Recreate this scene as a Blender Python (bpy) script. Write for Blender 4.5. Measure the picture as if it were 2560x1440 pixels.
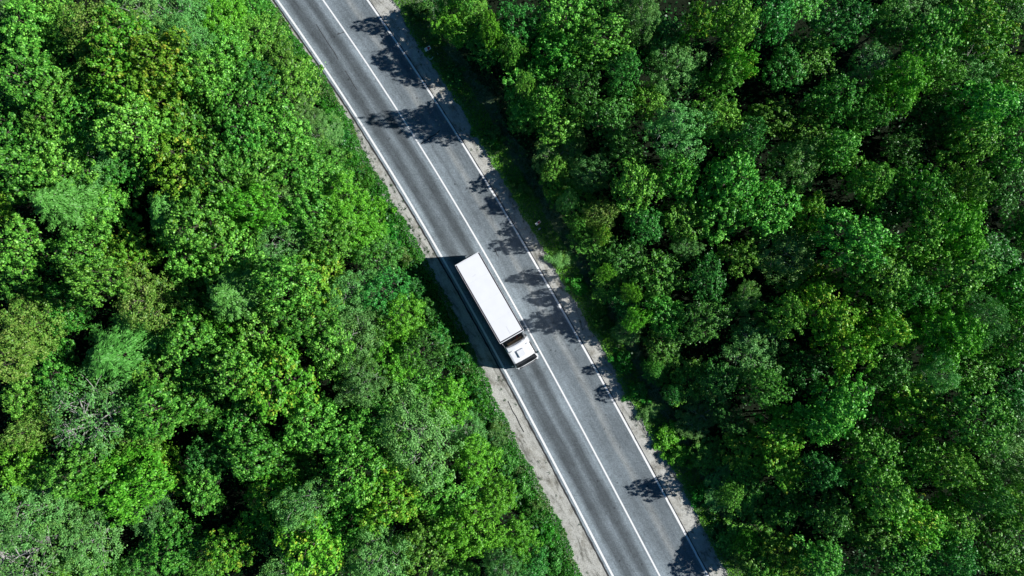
import bpy, bmesh, math, random
import numpy as np
from mathutils import Vector, Matrix

for o in list(bpy.data.objects):
    bpy.data.objects.remove(o)
scene = bpy.context.scene
COL = scene.collection
R = math.radians

# ------------------------------------------------------------------ camera, sky, sun, exposure
CAM_H = 68.27                       # camera height; 25 photo pixels are one metre on the ground
cam_d = bpy.data.cameras.new('camera')
cam_d.lens = 24.0
cam_d.sensor_width = 36.0
cam_d.clip_start = 0.5
cam_d.clip_end = 2000
cam = bpy.data.objects.new('camera', cam_d)
cam.location = (0, 0, CAM_H)
COL.objects.link(cam)
scene.camera = cam

SUN_EL = R(35)
SUN_AZ = R(4)                       # the direction the light comes from, measured from +X towards +Y
world = bpy.data.worlds.new('World')
scene.world = world
world.use_nodes = True
wn = world.node_tree
bg = wn.nodes['Background']
sky = wn.nodes.new('ShaderNodeTexSky')
sky.sky_type = 'NISHITA'
sky.sun_disc = False
sky.sun_elevation = SUN_EL
sky.sun_rotation = math.pi / 2 - SUN_AZ
sky.air_density = 0.7
sky.ozone_density = 1.0
sky.dust_density = 0.2
tint = wn.nodes.new('ShaderNodeMixRGB'); tint.blend_type = 'MULTIPLY'; tint.inputs[0].default_value = 1.0
tint.inputs[2].default_value = (0.40, 0.80, 1.05, 1)          # clear deep blue sky, a little towards teal
wn.links.new(sky.outputs[0], tint.inputs[1]); wn.links.new(tint.outputs[0], bg.inputs[0])
bg.inputs[1].default_value = 0.05
sun_d = bpy.data.lights.new('sun', 'SUN')
sun_d.energy = 5.0
sun_d.angle = R(0.5)
sun_d.color = (1.0, 0.985, 0.95)
sun = bpy.data.objects.new('sun', sun_d)
sdir = Vector((math.cos(SUN_EL) * math.cos(SUN_AZ), math.cos(SUN_EL) * math.sin(SUN_AZ), math.sin(SUN_EL)))
sun.rotation_euler = sdir.to_track_quat('Z', 'Y').to_euler()
sun.location = sdir * 90
COL.objects.link(sun)
scene.view_settings.view_transform = 'Standard'
scene.view_settings.look = 'None'
scene.view_settings.gamma = 1.0
scene.view_settings.exposure = 0.40

# ------------------------------------------------------------------ helpers
def tag(o, label=None, cat=None, group=None, kind=None):
    if label: o['label'] = label
    if cat: o['category'] = cat
    if group: o['group'] = group
    if kind: o['kind'] = kind
    return o

def empty(name, loc=(0, 0, 0), rz=0.0):
    o = bpy.data.objects.new(name, None)
    o.empty_display_size = 0.3
    o.location = loc
    o.rotation_euler = (0, 0, rz)
    COL.objects.link(o)
    return o

def link_mesh(name, me, parent=None):
    o = bpy.data.objects.new(name, me)
    COL.objects.link(o)
    if parent: o.parent = parent
    return o

def finish(name, bm, mat, parent=None, bevel=0.0, seg=2, smooth=False):
    if bevel > 0:
        bmesh.ops.bevel(bm, geom=list(bm.edges), offset=bevel, segments=seg, profile=0.5, affect='EDGES', clamp_overlap=True)
    bmesh.ops.recalc_face_normals(bm, faces=bm.faces)
    me = bpy.data.meshes.new(name)
    bm.to_mesh(me); bm.free()
    if isinstance(mat, (list, tuple)):
        for m in mat: me.materials.append(m)
    else:
        me.materials.append(mat)
    if smooth:
        me.polygons.foreach_set('use_smooth', [True] * len(me.polygons))
    return link_mesh(name, me, parent)

def bx(bm, x0, x1, y0, y1, z0, z1):
    m = Matrix.Translation(((x0 + x1) / 2, (y0 + y1) / 2, (z0 + z1) / 2)) @ Matrix.Diagonal((abs(x1 - x0), abs(y1 - y0), abs(z1 - z0), 1))
    return bmesh.ops.create_cube(bm, size=1, matrix=m)['verts']

def prism_y(bm, prof, y0, y1, inset0=0.0):
    """polygon in x,z pulled along y"""
    a = [bm.verts.new((x, y0, z)) for x, z in prof]
    b = [bm.verts.new((x, y1, z)) for x, z in prof]
    n = len(prof)
    bm.faces.new(a); bm.faces.new(b[::-1])
    for i in range(n):
        bm.faces.new((a[i], b[i], b[(i + 1) % n], a[(i + 1) % n]))
    return a + b

def rod(bm, p, q, r0, r1=None, n=8):
    p = Vector(p); q = Vector(q); r1 = r0 if r1 is None else r1
    d = (q - p)
    if d.length < 1e-6: return
    M = Matrix.Translation((p + q) / 2) @ d.to_track_quat('Z', 'Y').to_matrix().to_4x4()
    bmesh.ops.create_cone(bm, cap_ends=True, segments=n, radius1=r0, radius2=r1, depth=d.length, matrix=M)

def np_mesh(name, V, faces_n, F, mat):
    """V (n,3); F (m,faces_n)"""
    me = bpy.data.meshes.new(name)
    me.vertices.add(len(V)); me.vertices.foreach_set('co', np.asarray(V, np.float32).ravel())
    m = len(F)
    me.loops.add(m * faces_n); me.loops.foreach_set('vertex_index', np.asarray(F, np.int32).ravel())
    me.polygons.add(m)
    me.polygons.foreach_set('loop_start', np.arange(0, m * faces_n, faces_n, dtype=np.int32))
    me.polygons.foreach_set('loop_total', np.full(m, faces_n, np.int32))
    me.update(calc_edges=True)
    me.validate()
    me.materials.append(mat)
    return me

def norm(a):
    return a / (np.linalg.norm(a, axis=-1, keepdims=True) + 1e-9)

def leaf_arrays(C, N, length, width, rng, fold=0.18, T=None):
    """C centres, N normals -> one little folded leaf (4 verts) each"""
    n = len(C)
    N = norm(N)
    if T is None:
        T = rng.normal(size=(n, 3))
    T = norm(T - N * np.sum(T * N, axis=1, keepdims=True))
    B = np.cross(N, T)
    L = np.asarray(length).reshape(-1, 1) * np.ones((n, 1)) * 0.5
    W = np.asarray(width).reshape(-1, 1) * np.ones((n, 1)) * 0.5
    a = C - T * L
    b = C + B * W + N * W * fold * 2 - T * L * 0.15
    c = C + T * L
    d = C - B * W + N * W * fold * 2 - T * L * 0.15
    V = np.stack([a, b, c, d], axis=1).reshape(-1, 3)
    return V

def leaf_mesh(name, V, mat):
    F = np.arange(len(V)).reshape(-1, 4)
    return np_mesh(name, V, 4, F, mat)

# ------------------------------------------------------------------ materials
def mat_new(name):
    m = bpy.data.materials.new(name)
    m.use_nodes = True
    nt = m.node_tree
    return m, nt, nt.nodes['Principled BSDF']

def N(nt, t, **kw):
    n = nt.nodes.new(t)
    for k, v in kw.items():
        if k.startswith('i_'):
            n.inputs[k[2:].replace('_', ' ')].default_value = v
        else:
            setattr(n, k, v)
    return n

def ramp(nt, stops, interp='LINEAR'):
    r = nt.nodes.new('ShaderNodeValToRGB')
    r.color_ramp.interpolation = interp
    e = r.color_ramp.elements
    while len(e) < len(stops): e.new(0.5)
    for i, (p, c) in enumerate(stops):
        e[i].position = p
        e[i].color = (*c, 1) if len(c) == 3 else c
    return r

def simple(name, col, rough=0.5, metal=0.0, spec=0.5, noise=0.06, scale=6.0, coat=0.0):
    m, nt, b = mat_new(name)
    tc = N(nt, 'ShaderNodeTexCoord')
    nz = N(nt, 'ShaderNodeTexNoise', i_Scale=scale, i_Detail=6.0)
    nt.links.new(tc.outputs['Object'], nz.inputs['Vector'])
    lo = tuple(max(0, c * (1 - noise * 2)) for c in col); hi = tuple(min(1, c * (1 + noise)) for c in col)
    r = ramp(nt, [(0.3, lo), (0.65, hi)])
    nt.links.new(nz.outputs[0], r.inputs[0])
    nt.links.new(r.outputs[0], b.inputs['Base Color'])
    b.inputs['Roughness'].default_value = rough
    b.inputs['Metallic'].default_value = metal
    b.inputs['Specular IOR Level'].default_value = spec
    b.inputs['Coat Weight'].default_value = coat
    return m

def leaf_material(name, cols, accent=None, acc_lo=0.58, acc_hi=0.68, acc_scale=0.9, rough=0.45, transl=0.10, tree_var=0.25, spec=0.3):
    """cols: three leaf colours picked per leaf, shifted per tree; accent: a colour growing in patches of the crown"""
    tone = lambda c: (c[0] * .84, c[1] * 1.10, c[2] * .84)
    cols = [tone(c) for c in cols]; accent = accent and tone(accent)
    m, nt, b = mat_new(name)
    L = nt.links
    geo = N(nt, 'ShaderNodeNewGeometry')
    oi = N(nt, 'ShaderNodeObjectInfo')
    tc = N(nt, 'ShaderNodeTexCoord')
    r = ramp(nt, [(0.0, cols[0]), (0.5, cols[1]), (1.0, cols[2])])
    L.new(geo.outputs['Random Per Island'], r.inputs[0])
    col = r.outputs[0]
    # slow hue patches inside one crown
    nz = N(nt, 'ShaderNodeTexNoise', i_Scale=acc_scale, i_Detail=3.0, i_Roughness=0.6)
    addv = N(nt, 'ShaderNodeVectorMath', operation='ADD')
    comb = N(nt, 'ShaderNodeCombineXYZ')
    mul = N(nt, 'ShaderNodeMath', operation='MULTIPLY'); mul.inputs[1].default_value = 37.0
    L.new(oi.outputs['Random'], mul.inputs[0]); L.new(mul.outputs[0], comb.inputs[0])
    L.new(tc.outputs['Object'], addv.inputs[0]); L.new(comb.outputs[0], addv.inputs[1])
    L.new(addv.outputs[0], nz.inputs['Vector'])
    if accent:
        # leaf by leaf chance inside a patch
        a2 = N(nt, 'ShaderNodeMath', operation='MULTIPLY_ADD'); a2.inputs[1].default_value = 0.22
        L.new(geo.outputs['Random Per Island'], a2.inputs[0]); L.new(nz.outputs[0], a2.inputs[2])
        mr = N(nt, 'ShaderNodeMapRange'); mr.inputs[1].default_value = acc_lo + 0.11; mr.inputs[2].default_value = acc_hi + 0.11
        L.new(a2.outputs[0], mr.inputs[0])
        mx = N(nt, 'ShaderNodeMixRGB'); mx.inputs[2].default_value = (*accent, 1)
        L.new(mr.outputs[0], mx.inputs[0]); L.new(col, mx.inputs[1]); col = mx.outputs[0]
    hs = N(nt, 'ShaderNodeHueSaturation')
    mh = N(nt, 'ShaderNodeMapRange'); mh.inputs[3].default_value = 0.5 - 0.035 * tree_var * 4 * 0.5; mh.inputs[4].default_value = 0.5 + 0.03 * tree_var * 4 * 0.5
    L.new(oi.outputs['Random'], mh.inputs[0]); L.new(mh.outputs[0], hs.inputs['Hue'])
    m7 = N(nt, 'ShaderNodeMath', operation='MULTIPLY'); m7.inputs[1].default_value = 7.31
    fr = N(nt, 'ShaderNodeMath', operation='FRACT')
    L.new(oi.outputs['Random'], m7.inputs[0]); L.new(m7.outputs[0], fr.inputs[0])
    mv = N(nt, 'ShaderNodeMapRange'); mv.inputs[3].default_value = 1 - tree_var; mv.inputs[4].default_value = 1 + tree_var
    L.new(fr.outputs[0], mv.inputs[0]); L.new(mv.outputs[0], hs.inputs['Value'])
    L.new(col, hs.inputs['Color'])
    L.new(hs.outputs[0], b.inputs['Base Color'])
    b.inputs['Roughness'].default_value = rough
    b.inputs['Specular IOR Level'].default_value = spec
    tr = N(nt, 'ShaderNodeBsdfTranslucent')
    br = N(nt, 'ShaderNodeMixRGB', blend_type='MULTIPLY'); br.inputs[0].default_value = 1.0; br.inputs[2].default_value = (1.0, 1.25, 0.5, 1)
    L.new(hs.outputs[0], br.inputs[1]); L.new(br.outputs[0], tr.inputs[0])
    mix = N(nt, 'ShaderNodeMixShader'); mix.inputs[0].default_value = transl
    L.new(b.outputs[0], mix.inputs[1]); L.new(tr.outputs[0], mix.inputs[2])
    out = [n for n in nt.nodes if n.type == 'OUTPUT_MATERIAL'][0]
    L.new(mix.outputs[0], out.inputs[0])
    return m

LEAF = {
    'broad':  leaf_material('leaf_mid_green', [(0.030, 0.125, 0.014), (0.082, 0.26, 0.028), (0.29, 0.56, 0.10)], accent=(0.26, 0.40, 0.05), acc_lo=0.62, acc_hi=0.8),
    'yellow': leaf_material('leaf_yellowing', [(0.075, 0.22, 0.012), (0.13, 0.33, 0.024), (0.24, 0.47, 0.06)], accent=(0.56, 0.47, 0.06), acc_lo=0.55, acc_hi=0.76),
    'dark':   leaf_material('leaf_dark_green', [(0.022, 0.105, 0.022), (0.05, 0.19, 0.032), (0.15, 0.38, 0.08)], rough=0.4),
    'pale':   leaf_material('leaf_pale_grey_green', [(0.10, 0.23, 0.06), (0.16, 0.33, 0.10), (0.25, 0.44, 0.16)], accent=(0.22, 0.34, 0.06), transl=0.14, acc_lo=0.55, acc_hi=0.75),
    'feather':leaf_material('leaf_blue_green', [(0.07, 0.21, 0.035), (0.13, 0.32, 0.06), (0.22, 0.44, 0.12)], transl=0.14, tree_var=0.12),
    'vivid':  leaf_material('leaf_vivid_green', [(0.045, 0.18, 0.010), (0.11, 0.33, 0.02), (0.27, 0.55, 0.06)], tree_var=0.12),
    'brown':  leaf_material('leaf_browning', [(0.08, 0.18, 0.025), (0.15, 0.26, 0.04), (0.26, 0.38, 0.08)], accent=(0.30, 0.29, 0.09), acc_lo=0.5, acc_hi=0.75, transl=0.14, tree_var=0.12),
    'cover':  leaf_material('leaf_ground_cover', [(0.02, 0.14, 0.012), (0.04, 0.21, 0.018), (0.085, 0.31, 0.03)], accent=(0.17, 0.24, 0.07), acc_lo=0.58, acc_hi=0.7, acc_scale=0.5),
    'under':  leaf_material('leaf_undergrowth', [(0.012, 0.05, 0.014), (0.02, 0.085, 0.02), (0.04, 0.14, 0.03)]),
    'grass':  leaf_material('dry_grass_blades', [(0.13, 0.17, 0.07), (0.26, 0.29, 0.15), (0.42, 0.40, 0.26)], accent=(0.04, 0.14, 0.03), acc_lo=0.45, acc_hi=0.6, acc_scale=0.35, transl=0.15),
}

def bark_mat(name, a, b_, scale=5.0):
    m, nt, b = mat_new(name)
    tc = N(nt, 'ShaderNodeTexCoord')
    mp = N(nt, 'ShaderNodeMapping'); mp.inputs['Scale'].default_value = (3, 3, 0.8)
    nz = N(nt, 'ShaderNodeTexNoise', i_Scale=scale, i_Detail=8.0, i_Roughness=0.7)
    nt.links.new(tc.outputs['Object'], mp.inputs[0]); nt.links.new(mp.outputs[0], nz.inputs['Vector'])
    r = ramp(nt, [(0.35, a), (0.62, b_)])
    nt.links.new(nz.outputs[0], r.inputs[0]); nt.links.new(r.outputs[0], b.inputs['Base Color'])
    bp = N(nt, 'ShaderNodeBump', i_Strength=0.5, i_Distance=0.03)
    nt.links.new(nz.outputs[0], bp.inputs['Height']); nt.links.new(bp.outputs[0], b.inputs['Normal'])
    b.inputs['Roughness'].default_value = 0.9
    return m
BARK = bark_mat('bark_brown', (0.05, 0.04, 0.03), (0.15, 0.125, 0.10))
BIRCH = bark_mat('bark_pale', (0.16, 0.15, 0.14), (0.5, 0.49, 0.46))

# ------------------------------------------------------------------ the road's lines, read from the photograph at ground level
def g(px, py, z=0.0):
    k = (CAM_H - z) / CAM_H / 25.0
    return ((px - 1280) * k, (720 - py) * k)

L_PTS = [(691, 0), (747, 75), (800, 150), (847, 220), (896, 300), (935, 360), (955, 388), (1015, 492), (1075, 592), (1112, 660), (1246, 900), (1300, 997), (1352, 1090), (1410, 1198), (1440, 1260), (1530, 1440)]
C_PTS = [(807, 0), (860, 75), (917, 158), (972, 242), (1010, 300), (1049, 360), (1115, 470), (1175, 572), (1226, 660), (1361, 900), (1425, 1016), (1482, 1122), (1530, 1212), (1557, 1260), (1648, 1440)]
R_PTS = [(919, 0), (972, 80), (1037, 172), (1090, 252), (1119, 300), (1156, 360), (1190, 414), (1242, 495), (1290, 575), (1337, 660), (1474, 900), (1532, 1005), (1597, 1115), (1647, 1208), (1675, 1260), (1768, 1440)]
VL_PTS = [(675, 0), (700, 38), (722, 75), (750, 112), (785, 160), (815, 203), (840, 247), (875, 303), (892, 350), (905, 378), (930, 420), (960, 466), (980, 512), (1012, 552), (1036, 603), (1064, 652), (1098, 712), (1143, 802), (1173, 852), (1190, 905), (1212, 937), (1240, 1010), (1267, 1055), (1292, 1112), (1320, 1160), (1350, 1218), (1376, 1262), (1411, 1335), (1436, 1400), (1452, 1440)]
VR_PTS = [(980, 0), (1000, 35), (1012, 68), (1050, 124), (1100, 200), (1119, 228), (1155, 275), (1178, 335), (1210, 376), (1237, 427), (1270, 480), (1307, 545), (1340, 600), (1376, 655), (1404, 708), (1437, 760), (1490, 850), (1520, 905), (1560, 985), (1595, 1038), (1612, 1075), (1642, 1120), (1672, 1165), (1720, 1250), (1752, 1320), (1790, 1390), (1816, 1440)]

def polyline_fn(pts, deg=3):
    P = np.array(pts, float)
    c = np.polyfit(P[:, 1] - 720, P[:, 0], deg)
    d = np.polyder(c)
    def f(y):
        y = np.asarray(y, float)
        yc = np.clip(y, 0, 1440) - 720
        return np.polyval(c, yc) + (y - 720 - yc) * np.polyval(d, yc)
    return f
fL, fC, fR = polyline_fn(L_PTS), polyline_fn(C_PTS), polyline_fn(R_PTS)
def interp_fn(pts, base):
    P = np.array(pts, float)
    off = P[:, 0] - base(P[:, 1])
    return lambda y: base(y) + np.interp(y, P[:, 1], off)
fVL = interp_fn(VL_PTS, fL)
fVR = interp_fn(VR_PTS, fR)

COS = 0.865
def lateral(u, py):
    """u=-1 left edge line, 0 centre line, +1 right edge line -> photo x"""
    l, c, r = fL(py), fC(py), fR(py)
    return np.where(np.asarray(u) < 0, c + (c - l) * u, c + (r - c) * u)

def strip(name, us, mat, y0=-2600, y1=4000, step=20, z=0.0, fn=None, zf=None, step_out=120):
    """sheet along the road; us = list of lateral params (or functions of py giving px x)"""
    ys = np.concatenate([np.arange(y0, -120, step_out), np.arange(-120, 1560, step), np.arange(1560, y1, step_out)])
    rows = []; uvs = []
    arc = np.concatenate([[0], np.cumsum(np.hypot(np.diff(fC(ys)), np.diff(ys)))]) / 25.0
    for j, u in enumerate(us):
        X = u(ys) if callable(u) else lateral(u, ys)
        rows.append(np.stack([(X - 1280) / 25, (720 - ys) / 25, np.full(len(ys), z if zf is None else zf[j])], 1))
        uvs.append(np.stack([(X - fC(ys)) / 25 * COS, arc], 1))
    A = np.stack(rows, 1); U = np.stack(uvs, 1)
    ny, nu = A.shape[:2]
    idx = np.arange(ny * nu).reshape(ny, nu)
    F = np.stack([idx[:-1, :-1], idx[1:, :-1], idx[1:, 1:], idx[:-1, 1:]], -1).reshape(-1, 4)
    me = np_mesh(name, A.reshape(-1, 3), 4, F, mat)
    uvl = me.uv_layers.new(name='road_coords')
    uvl.data.foreach_set('uv', U.reshape(-1, 2)[F.ravel()].astype(np.float32).ravel())
    o = link_mesh(name, me)
    o['kind'] = 'structure'
    return o

def asphalt():
    m, nt, b = mat_new('asphalt')
    L = nt.links
    tc = N(nt, 'ShaderNodeTexCoord')
    sep = N(nt, 'ShaderNodeSeparateXYZ'); L.new(tc.outputs['UV'], sep.inputs[0])
    # slow wander of the wheel tracks
    mp = N(nt, 'ShaderNodeMapping'); mp.inputs['Scale'].default_value = (0.5, 0.12, 1)
    L.new(tc.outputs['UV'], mp.inputs[0])
    nw = N(nt, 'ShaderNodeTexNoise', i_Scale=1.0, i_Detail=4.0, i_Roughness=0.65); L.new(mp.outputs[0], nw.inputs['Vector'])
    wob = N(nt, 'ShaderNodeMath', operation='MULTIPLY_ADD'); wob.inputs[1].default_value = 0.9
    L.new(nw.outputs[0], wob.inputs[0]); L.new(sep.outputs[0], wob.inputs[2])
    off = N(nt, 'ShaderNodeMath', operation='SUBTRACT'); off.inputs[1].default_value = 0.45; L.new(wob.outputs[0], off.inputs[0])
    # lateral profile, metres -4.6 .. 4.6 mapped to 0..1
    mr = N(nt, 'ShaderNodeMapRange'); mr.inputs[1].default_value = -4.6; mr.inputs[2].default_value = 4.6
    L.new(off.outputs[0], mr.inputs[0])
    def P(t): return (t + 4.6) / 9.2
    def c(v):
        v = v * 1.2
        return (v * 0.79, v * 0.93, v * 1.04)
    prof = ramp(nt, [(P(-4.5), c(0.22)), (P(-3.6), c(0.26)), (P(-3.05), c(0.095)), (P(-2.55), c(0.10)), (P(-1.95), c(0.19)), (P(-1.35), c(0.088)), (P(-0.95), c(0.095)), (P(-0.4), c(0.25)),
                     (P(0.35), c(0.235)), (P(1.1), c(0.165)), (P(1.75), c(0.166)), (P(2.15), (0.245, 0.262, 0.268)), (P(2.75), c(0.155)), (P(3.5), c(0.15)), (P(4.2), c(0.17))])
    L.new(mr.outputs[0], prof.inputs[0])
    # speckle of the coarse chippings
    n1 = N(nt, 'ShaderNodeTexNoise', i_Scale=7.0, i_Detail=5.0, i_Roughness=0.85); L.new(tc.outputs['Object'], n1.inputs['Vector'])
    s1 = ramp(nt, [(0.3, (0.5, 0.5, 0.5)), (0.5, (1, 1, 1)), (0.7, (1.5, 1.5, 1.48))])
    L.new(n1.outputs[0], s1.inputs[0])
    # streaks along the driving direction
    mp2 = N(nt, 'ShaderNodeMapping'); mp2.inputs['Scale'].default_value = (3.2, 0.10, 1); L.new(tc.outputs['UV'], mp2.inputs[0])
    n2 = N(nt, 'ShaderNodeTexNoise', i_Scale=1.0, i_Detail=5.0, i_Roughness=0.6); L.new(mp2.outputs[0], n2.inputs['Vector'])
    s2 = ramp(nt, [(0.3, (0.84, 0.84, 0.84)), (0.7, (1.14, 1.14, 1.13))]); L.new(n2.outputs[0], s2.inputs[0])
    # patchy tone
    n3 = N(nt, 'ShaderNodeTexNoise', i_Scale=0.22, i_Detail=4.0); L.new(tc.outputs['Object'], n3.inputs['Vector'])
    s3 = ramp(nt, [(0.35, (0.84, 0.84, 0.84)), (0.65, (1.13, 1.13, 1.13))]); L.new(n3.outputs[0], s3.inputs[0])
    n6 = N(nt, 'ShaderNodeTexNoise', i_Scale=1.8, i_Detail=5.0, i_Roughness=0.7); L.new(tc.outputs['Object'], n6.inputs['Vector'])
    s6 = ramp(nt, [(0.35, (0.86, 0.87, 0.86)), (0.65, (1.12, 1.12, 1.12))]); L.new(n6.outputs[0], s6.inputs[0])
    # small dark spots (oil, patches)
    v = N(nt, 'ShaderNodeTexVoronoi', i_Scale=0.75); L.new(tc.outputs['Object'], v.inputs['Vector'])
    s4 = ramp(nt, [(0.0, (0.45, 0.45, 0.45)), (0.07, (0.6, 0.6, 0.6)), (0.1, (1, 1, 1))]); L.new(v.outputs['Distance'], s4.inputs[0])
    # sparse long cracks
    mp5 = N(nt, 'ShaderNodeMapping'); mp5.inputs['Scale'].default_value = (0.55, 0.16, 1); L.new(tc.outputs['UV'], mp5.inputs[0])
    v5 = N(nt, 'ShaderNodeTexVoronoi', feature='DISTANCE_TO_EDGE', i_Scale=1.0)
    nn = N(nt, 'ShaderNodeTexNoise', i_Scale=2.5, i_Detail=5.0); L.new(mp5.outputs[0], nn.inputs['Vector'])
    ad = N(nt, 'ShaderNodeMixRGB', blend_type='LINEAR_LIGHT'); ad.inputs[0].default_value = 0.25
    L.new(mp5.outputs[0], ad.inputs[1]); L.new(nn.outputs['Color'], ad.inputs[2]); L.new(ad.outputs[0], v5.inputs['Vector'])
    s5 = ramp(nt, [(0.0, (0.8, 0.8, 0.8)), (0.012, (0.93, 0.93, 0.93)), (0.02, (1, 1, 1))]); L.new(v5.outputs['Distance'], s5.inputs[0])
    col = prof.outputs[0]
    for s in (s1, s2, s3, s4, s5, s6):
        mx = N(nt, 'ShaderNodeMixRGB', blend_type='MULTIPLY'); mx.inputs[0].default_value = 1.0
        L.new(col, mx.inputs[1]); L.new(s.outputs[0], mx.inputs[2]); col = mx.outputs[0]
    L.new(col, b.inputs['Base Color'])
    b.inputs['Roughness'].default_value = 0.85
    b.inputs['Specular IOR Level'].default_value = 0.3
    bp = N(nt, 'ShaderNodeBump', i_Strength=0.5, i_Distance=0.02)
    L.new(n1.outputs[0], bp.inputs['Height']); L.new(bp.outputs[0], b.inputs['Normal'])
    return m

def gravel(name='shoulder_gravel', tint=1.22):
    m, nt, b = mat_new(name)
    L = nt.links
    tc = N(nt, 'ShaderNodeTexCoord')
    n1 = N(nt, 'ShaderNodeTexNoise', i_Scale=9.0, i_Detail=6.0, i_Roughness=0.8); L.new(tc.outputs['Object'], n1.inputs['Vector'])
    base = ramp(nt, [(0.28, (0.19 * tint, 0.185 * tint, 0.165 * tint)), (0.5, (0.385 * tint, 0.38 * tint, 0.35 * tint)), (0.75, (0.55 * tint, 0.545 * tint, 0.51 * tint))])
    L.new(n1.outputs[0], base.inputs[0])
    mp = N(nt, 'ShaderNodeMapping'); mp.inputs['Scale'].default_value = (1.3, 0.3, 1); L.new(tc.outputs['UV'], mp.inputs[0])
    n2 = N(nt, 'ShaderNodeTexNoise', i_Scale=1.0, i_Detail=7.0, i_Roughness=0.7); n2.inputs['Distortion'].default_value = 1.2
    L.new(mp.outputs[0], n2.inputs['Vector'])
    s2 = ramp(nt, [(0.36, (0.38, 0.38, 0.36)), (0.46, (0.88, 0.88, 0.88)), (0.7, (1.12, 1.12, 1.11))]); L.new(n2.outputs[0], s2.inputs[0])
    n3 = N(nt, 'ShaderNodeTexNoise', i_Scale=0.8, i_Detail=6.0, i_Roughness=0.7); L.new(tc.outputs['Object'], n3.inputs['Vector'])
    s3 = ramp(nt, [(0.36, (0.6, 0.58, 0.54)), (0.5, (1, 1, 1)), (1, (1, 1, 1))]); L.new(n3.outputs[0], s3.inputs[0])
    col = base.outputs[0]
    for s in (s2, s3):
        mx = N(nt, 'ShaderNodeMixRGB', blend_type='MULTIPLY'); mx.inputs[0].default_value = 1.0
        L.new(col, mx.inputs[1]); L.new(s.outputs[0], mx.inputs[2]); col = mx.outputs[0]
    L.new(col, b.inputs['Base Color'])
    b.inputs['Roughness'].default_value = 0.95
    bp = N(nt, 'ShaderNodeBump', i_Strength=0.8, i_Distance=0.05)
    L.new(n1.outputs[0], bp.inputs['Height']); L.new(bp.outputs[0], b.inputs['Normal'])
    return m

def soil(name='forest_floor', k=1.0):
    m, nt, b = mat_new(name)
    L = nt.links
    tc = N(nt, 'ShaderNodeTexCoord')
    n1 = N(nt, 'ShaderNodeTexNoise', i_Scale=3.0, i_Detail=8.0, i_Roughness=0.8); L.new(tc.outputs['Object'], n1.inputs['Vector'])
    r = ramp(nt, [(0.3, (0.018 * k, 0.024 * k, 0.016 * k)), (0.5, (0.045 * k, 0.066 * k, 0.038 * k)), (0.72, (0.085 * k, 0.12 * k, 0.07 * k))])
    L.new(n1.outputs[0], r.inputs[0]); L.new(r.outputs[0], b.inputs['Base Color'])
    b.inputs['Roughness'].default_value = 1.0
    b.inputs['Specular IOR Level'].default_value = 0.0
    bp = N(nt, 'ShaderNodeBump', i_Strength=1.0, i_Distance=0.1)
    L.new(n1.outputs[0], bp.inputs['Height']); L.new(bp.outputs[0], b.inputs['Normal'])
    return m

def paint():
    m, nt, b = mat_new('road_paint')
    L = nt.links
    tc = N(nt, 'ShaderNodeTexCoord')
    n1 = N(nt, 'ShaderNodeTexNoise', i_Scale=12.0, i_Detail=6.0, i_Roughness=0.8); L.new(tc.outputs['Object'], n1.inputs['Vector'])
    r = ramp(nt, [(0.3, (0.5, 0.51, 0.52)), (0.45, (0.8, 0.8, 0.8)), (0.7, (0.87, 0.87, 0.86))])
    L.new(n1.outputs[0], r.inputs[0]); L.new(r.outputs[0], b.inputs['Base Color'])
    b.inputs['Roughness'].default_value = 0.7
    return m

M_PAINT = paint()
M_SEAM = simple('crack_sealant', (0.035, 0.035, 0.037), 0.9, noise=0.3, scale=20)
M_SOIL = soil('forest_floor', 0.3)

# ------------------------------------------------------------------ ground, road, markings
bm = bmesh.new()
bmesh.ops.create_grid(bm, x_segments=4, y_segments=4, size=900)
ground = finish('ground', bm, M_SOIL); ground.location.z = -0.06; tag(ground, kind='structure')

def wig(fn, seed, amp):
    r = np.random.default_rng(seed)
    ph = r.uniform(0, 6.28, 8); fr = np.array([1/140., 1/70., 1/41., 1/27., 1/17., 1/11., 1/7., 1/5.]) * 6.283; am = amp * np.array([1, .8, .9, .8, .7, .5, .4, .4])
    return lambda y: fn(y) + sum(am[i] * np.sin(np.asarray(y) * fr[i] + ph[i]) for i in range(8))
M_GRAVEL = gravel()
strip('shoulder_left', [wig(lambda y: fVL(y) - 12, 3, 1.6), lambda y: (fVL(y) + lateral(-1.1, y)) / 2, -1.08], M_GRAVEL, z=-0.016, step=6, zf=[-0.05, -0.02, -0.010])
strip('shoulder_right', [1.035, lambda y: (fVR(y) + lateral(1.0, y)) / 2, wig(lambda y: fVR(y) + 6, 5, 1.8)], M_GRAVEL, step=6, zf=[-0.010, -0.02, -0.05])
M_DITCH = soil('ditch_soil', 6.0)
strip('ditch_verge', [wig(lambda y: fVR(y) - 4, 5, 1.8), wig(lambda y: fVR(y) + 60, 6, 2), wig(lambda y: fVR(y) + 125, 7, 5)], M_DITCH, step=6, zf=[-0.058, -0.045, -0.07])
strip('road', list(np.linspace(-1.095, 1.05, 12)), asphalt(), z=0.0)
hw = 0.1 / 4.0
strip('edge_line_left', [-1 - hw, -1 + hw], M_PAINT, z=0.004, step=12)
strip('centre_line', [-hw * 0.8, hw * 0.8], M_PAINT, z=0.004, step=12)
strip('edge_line_right', [1 - hw, 1 + hw], M_PAINT, z=0.004, step=12)
strip('edge_seam_left', [wig(lambda y: lateral(-1.115, y), 11, 0.3), wig(lambda y: lateral(-1.078, y), 12, 0.4)], M_SEAM, z=0.008, step=6)
strip('edge_seam_right', [wig(lambda y: lateral(1.026, y), 13, 0.25), wig(lambda y: lateral(1.046, y), 14, 0.4)], M_SEAM, z=0.008, step=6)
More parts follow.
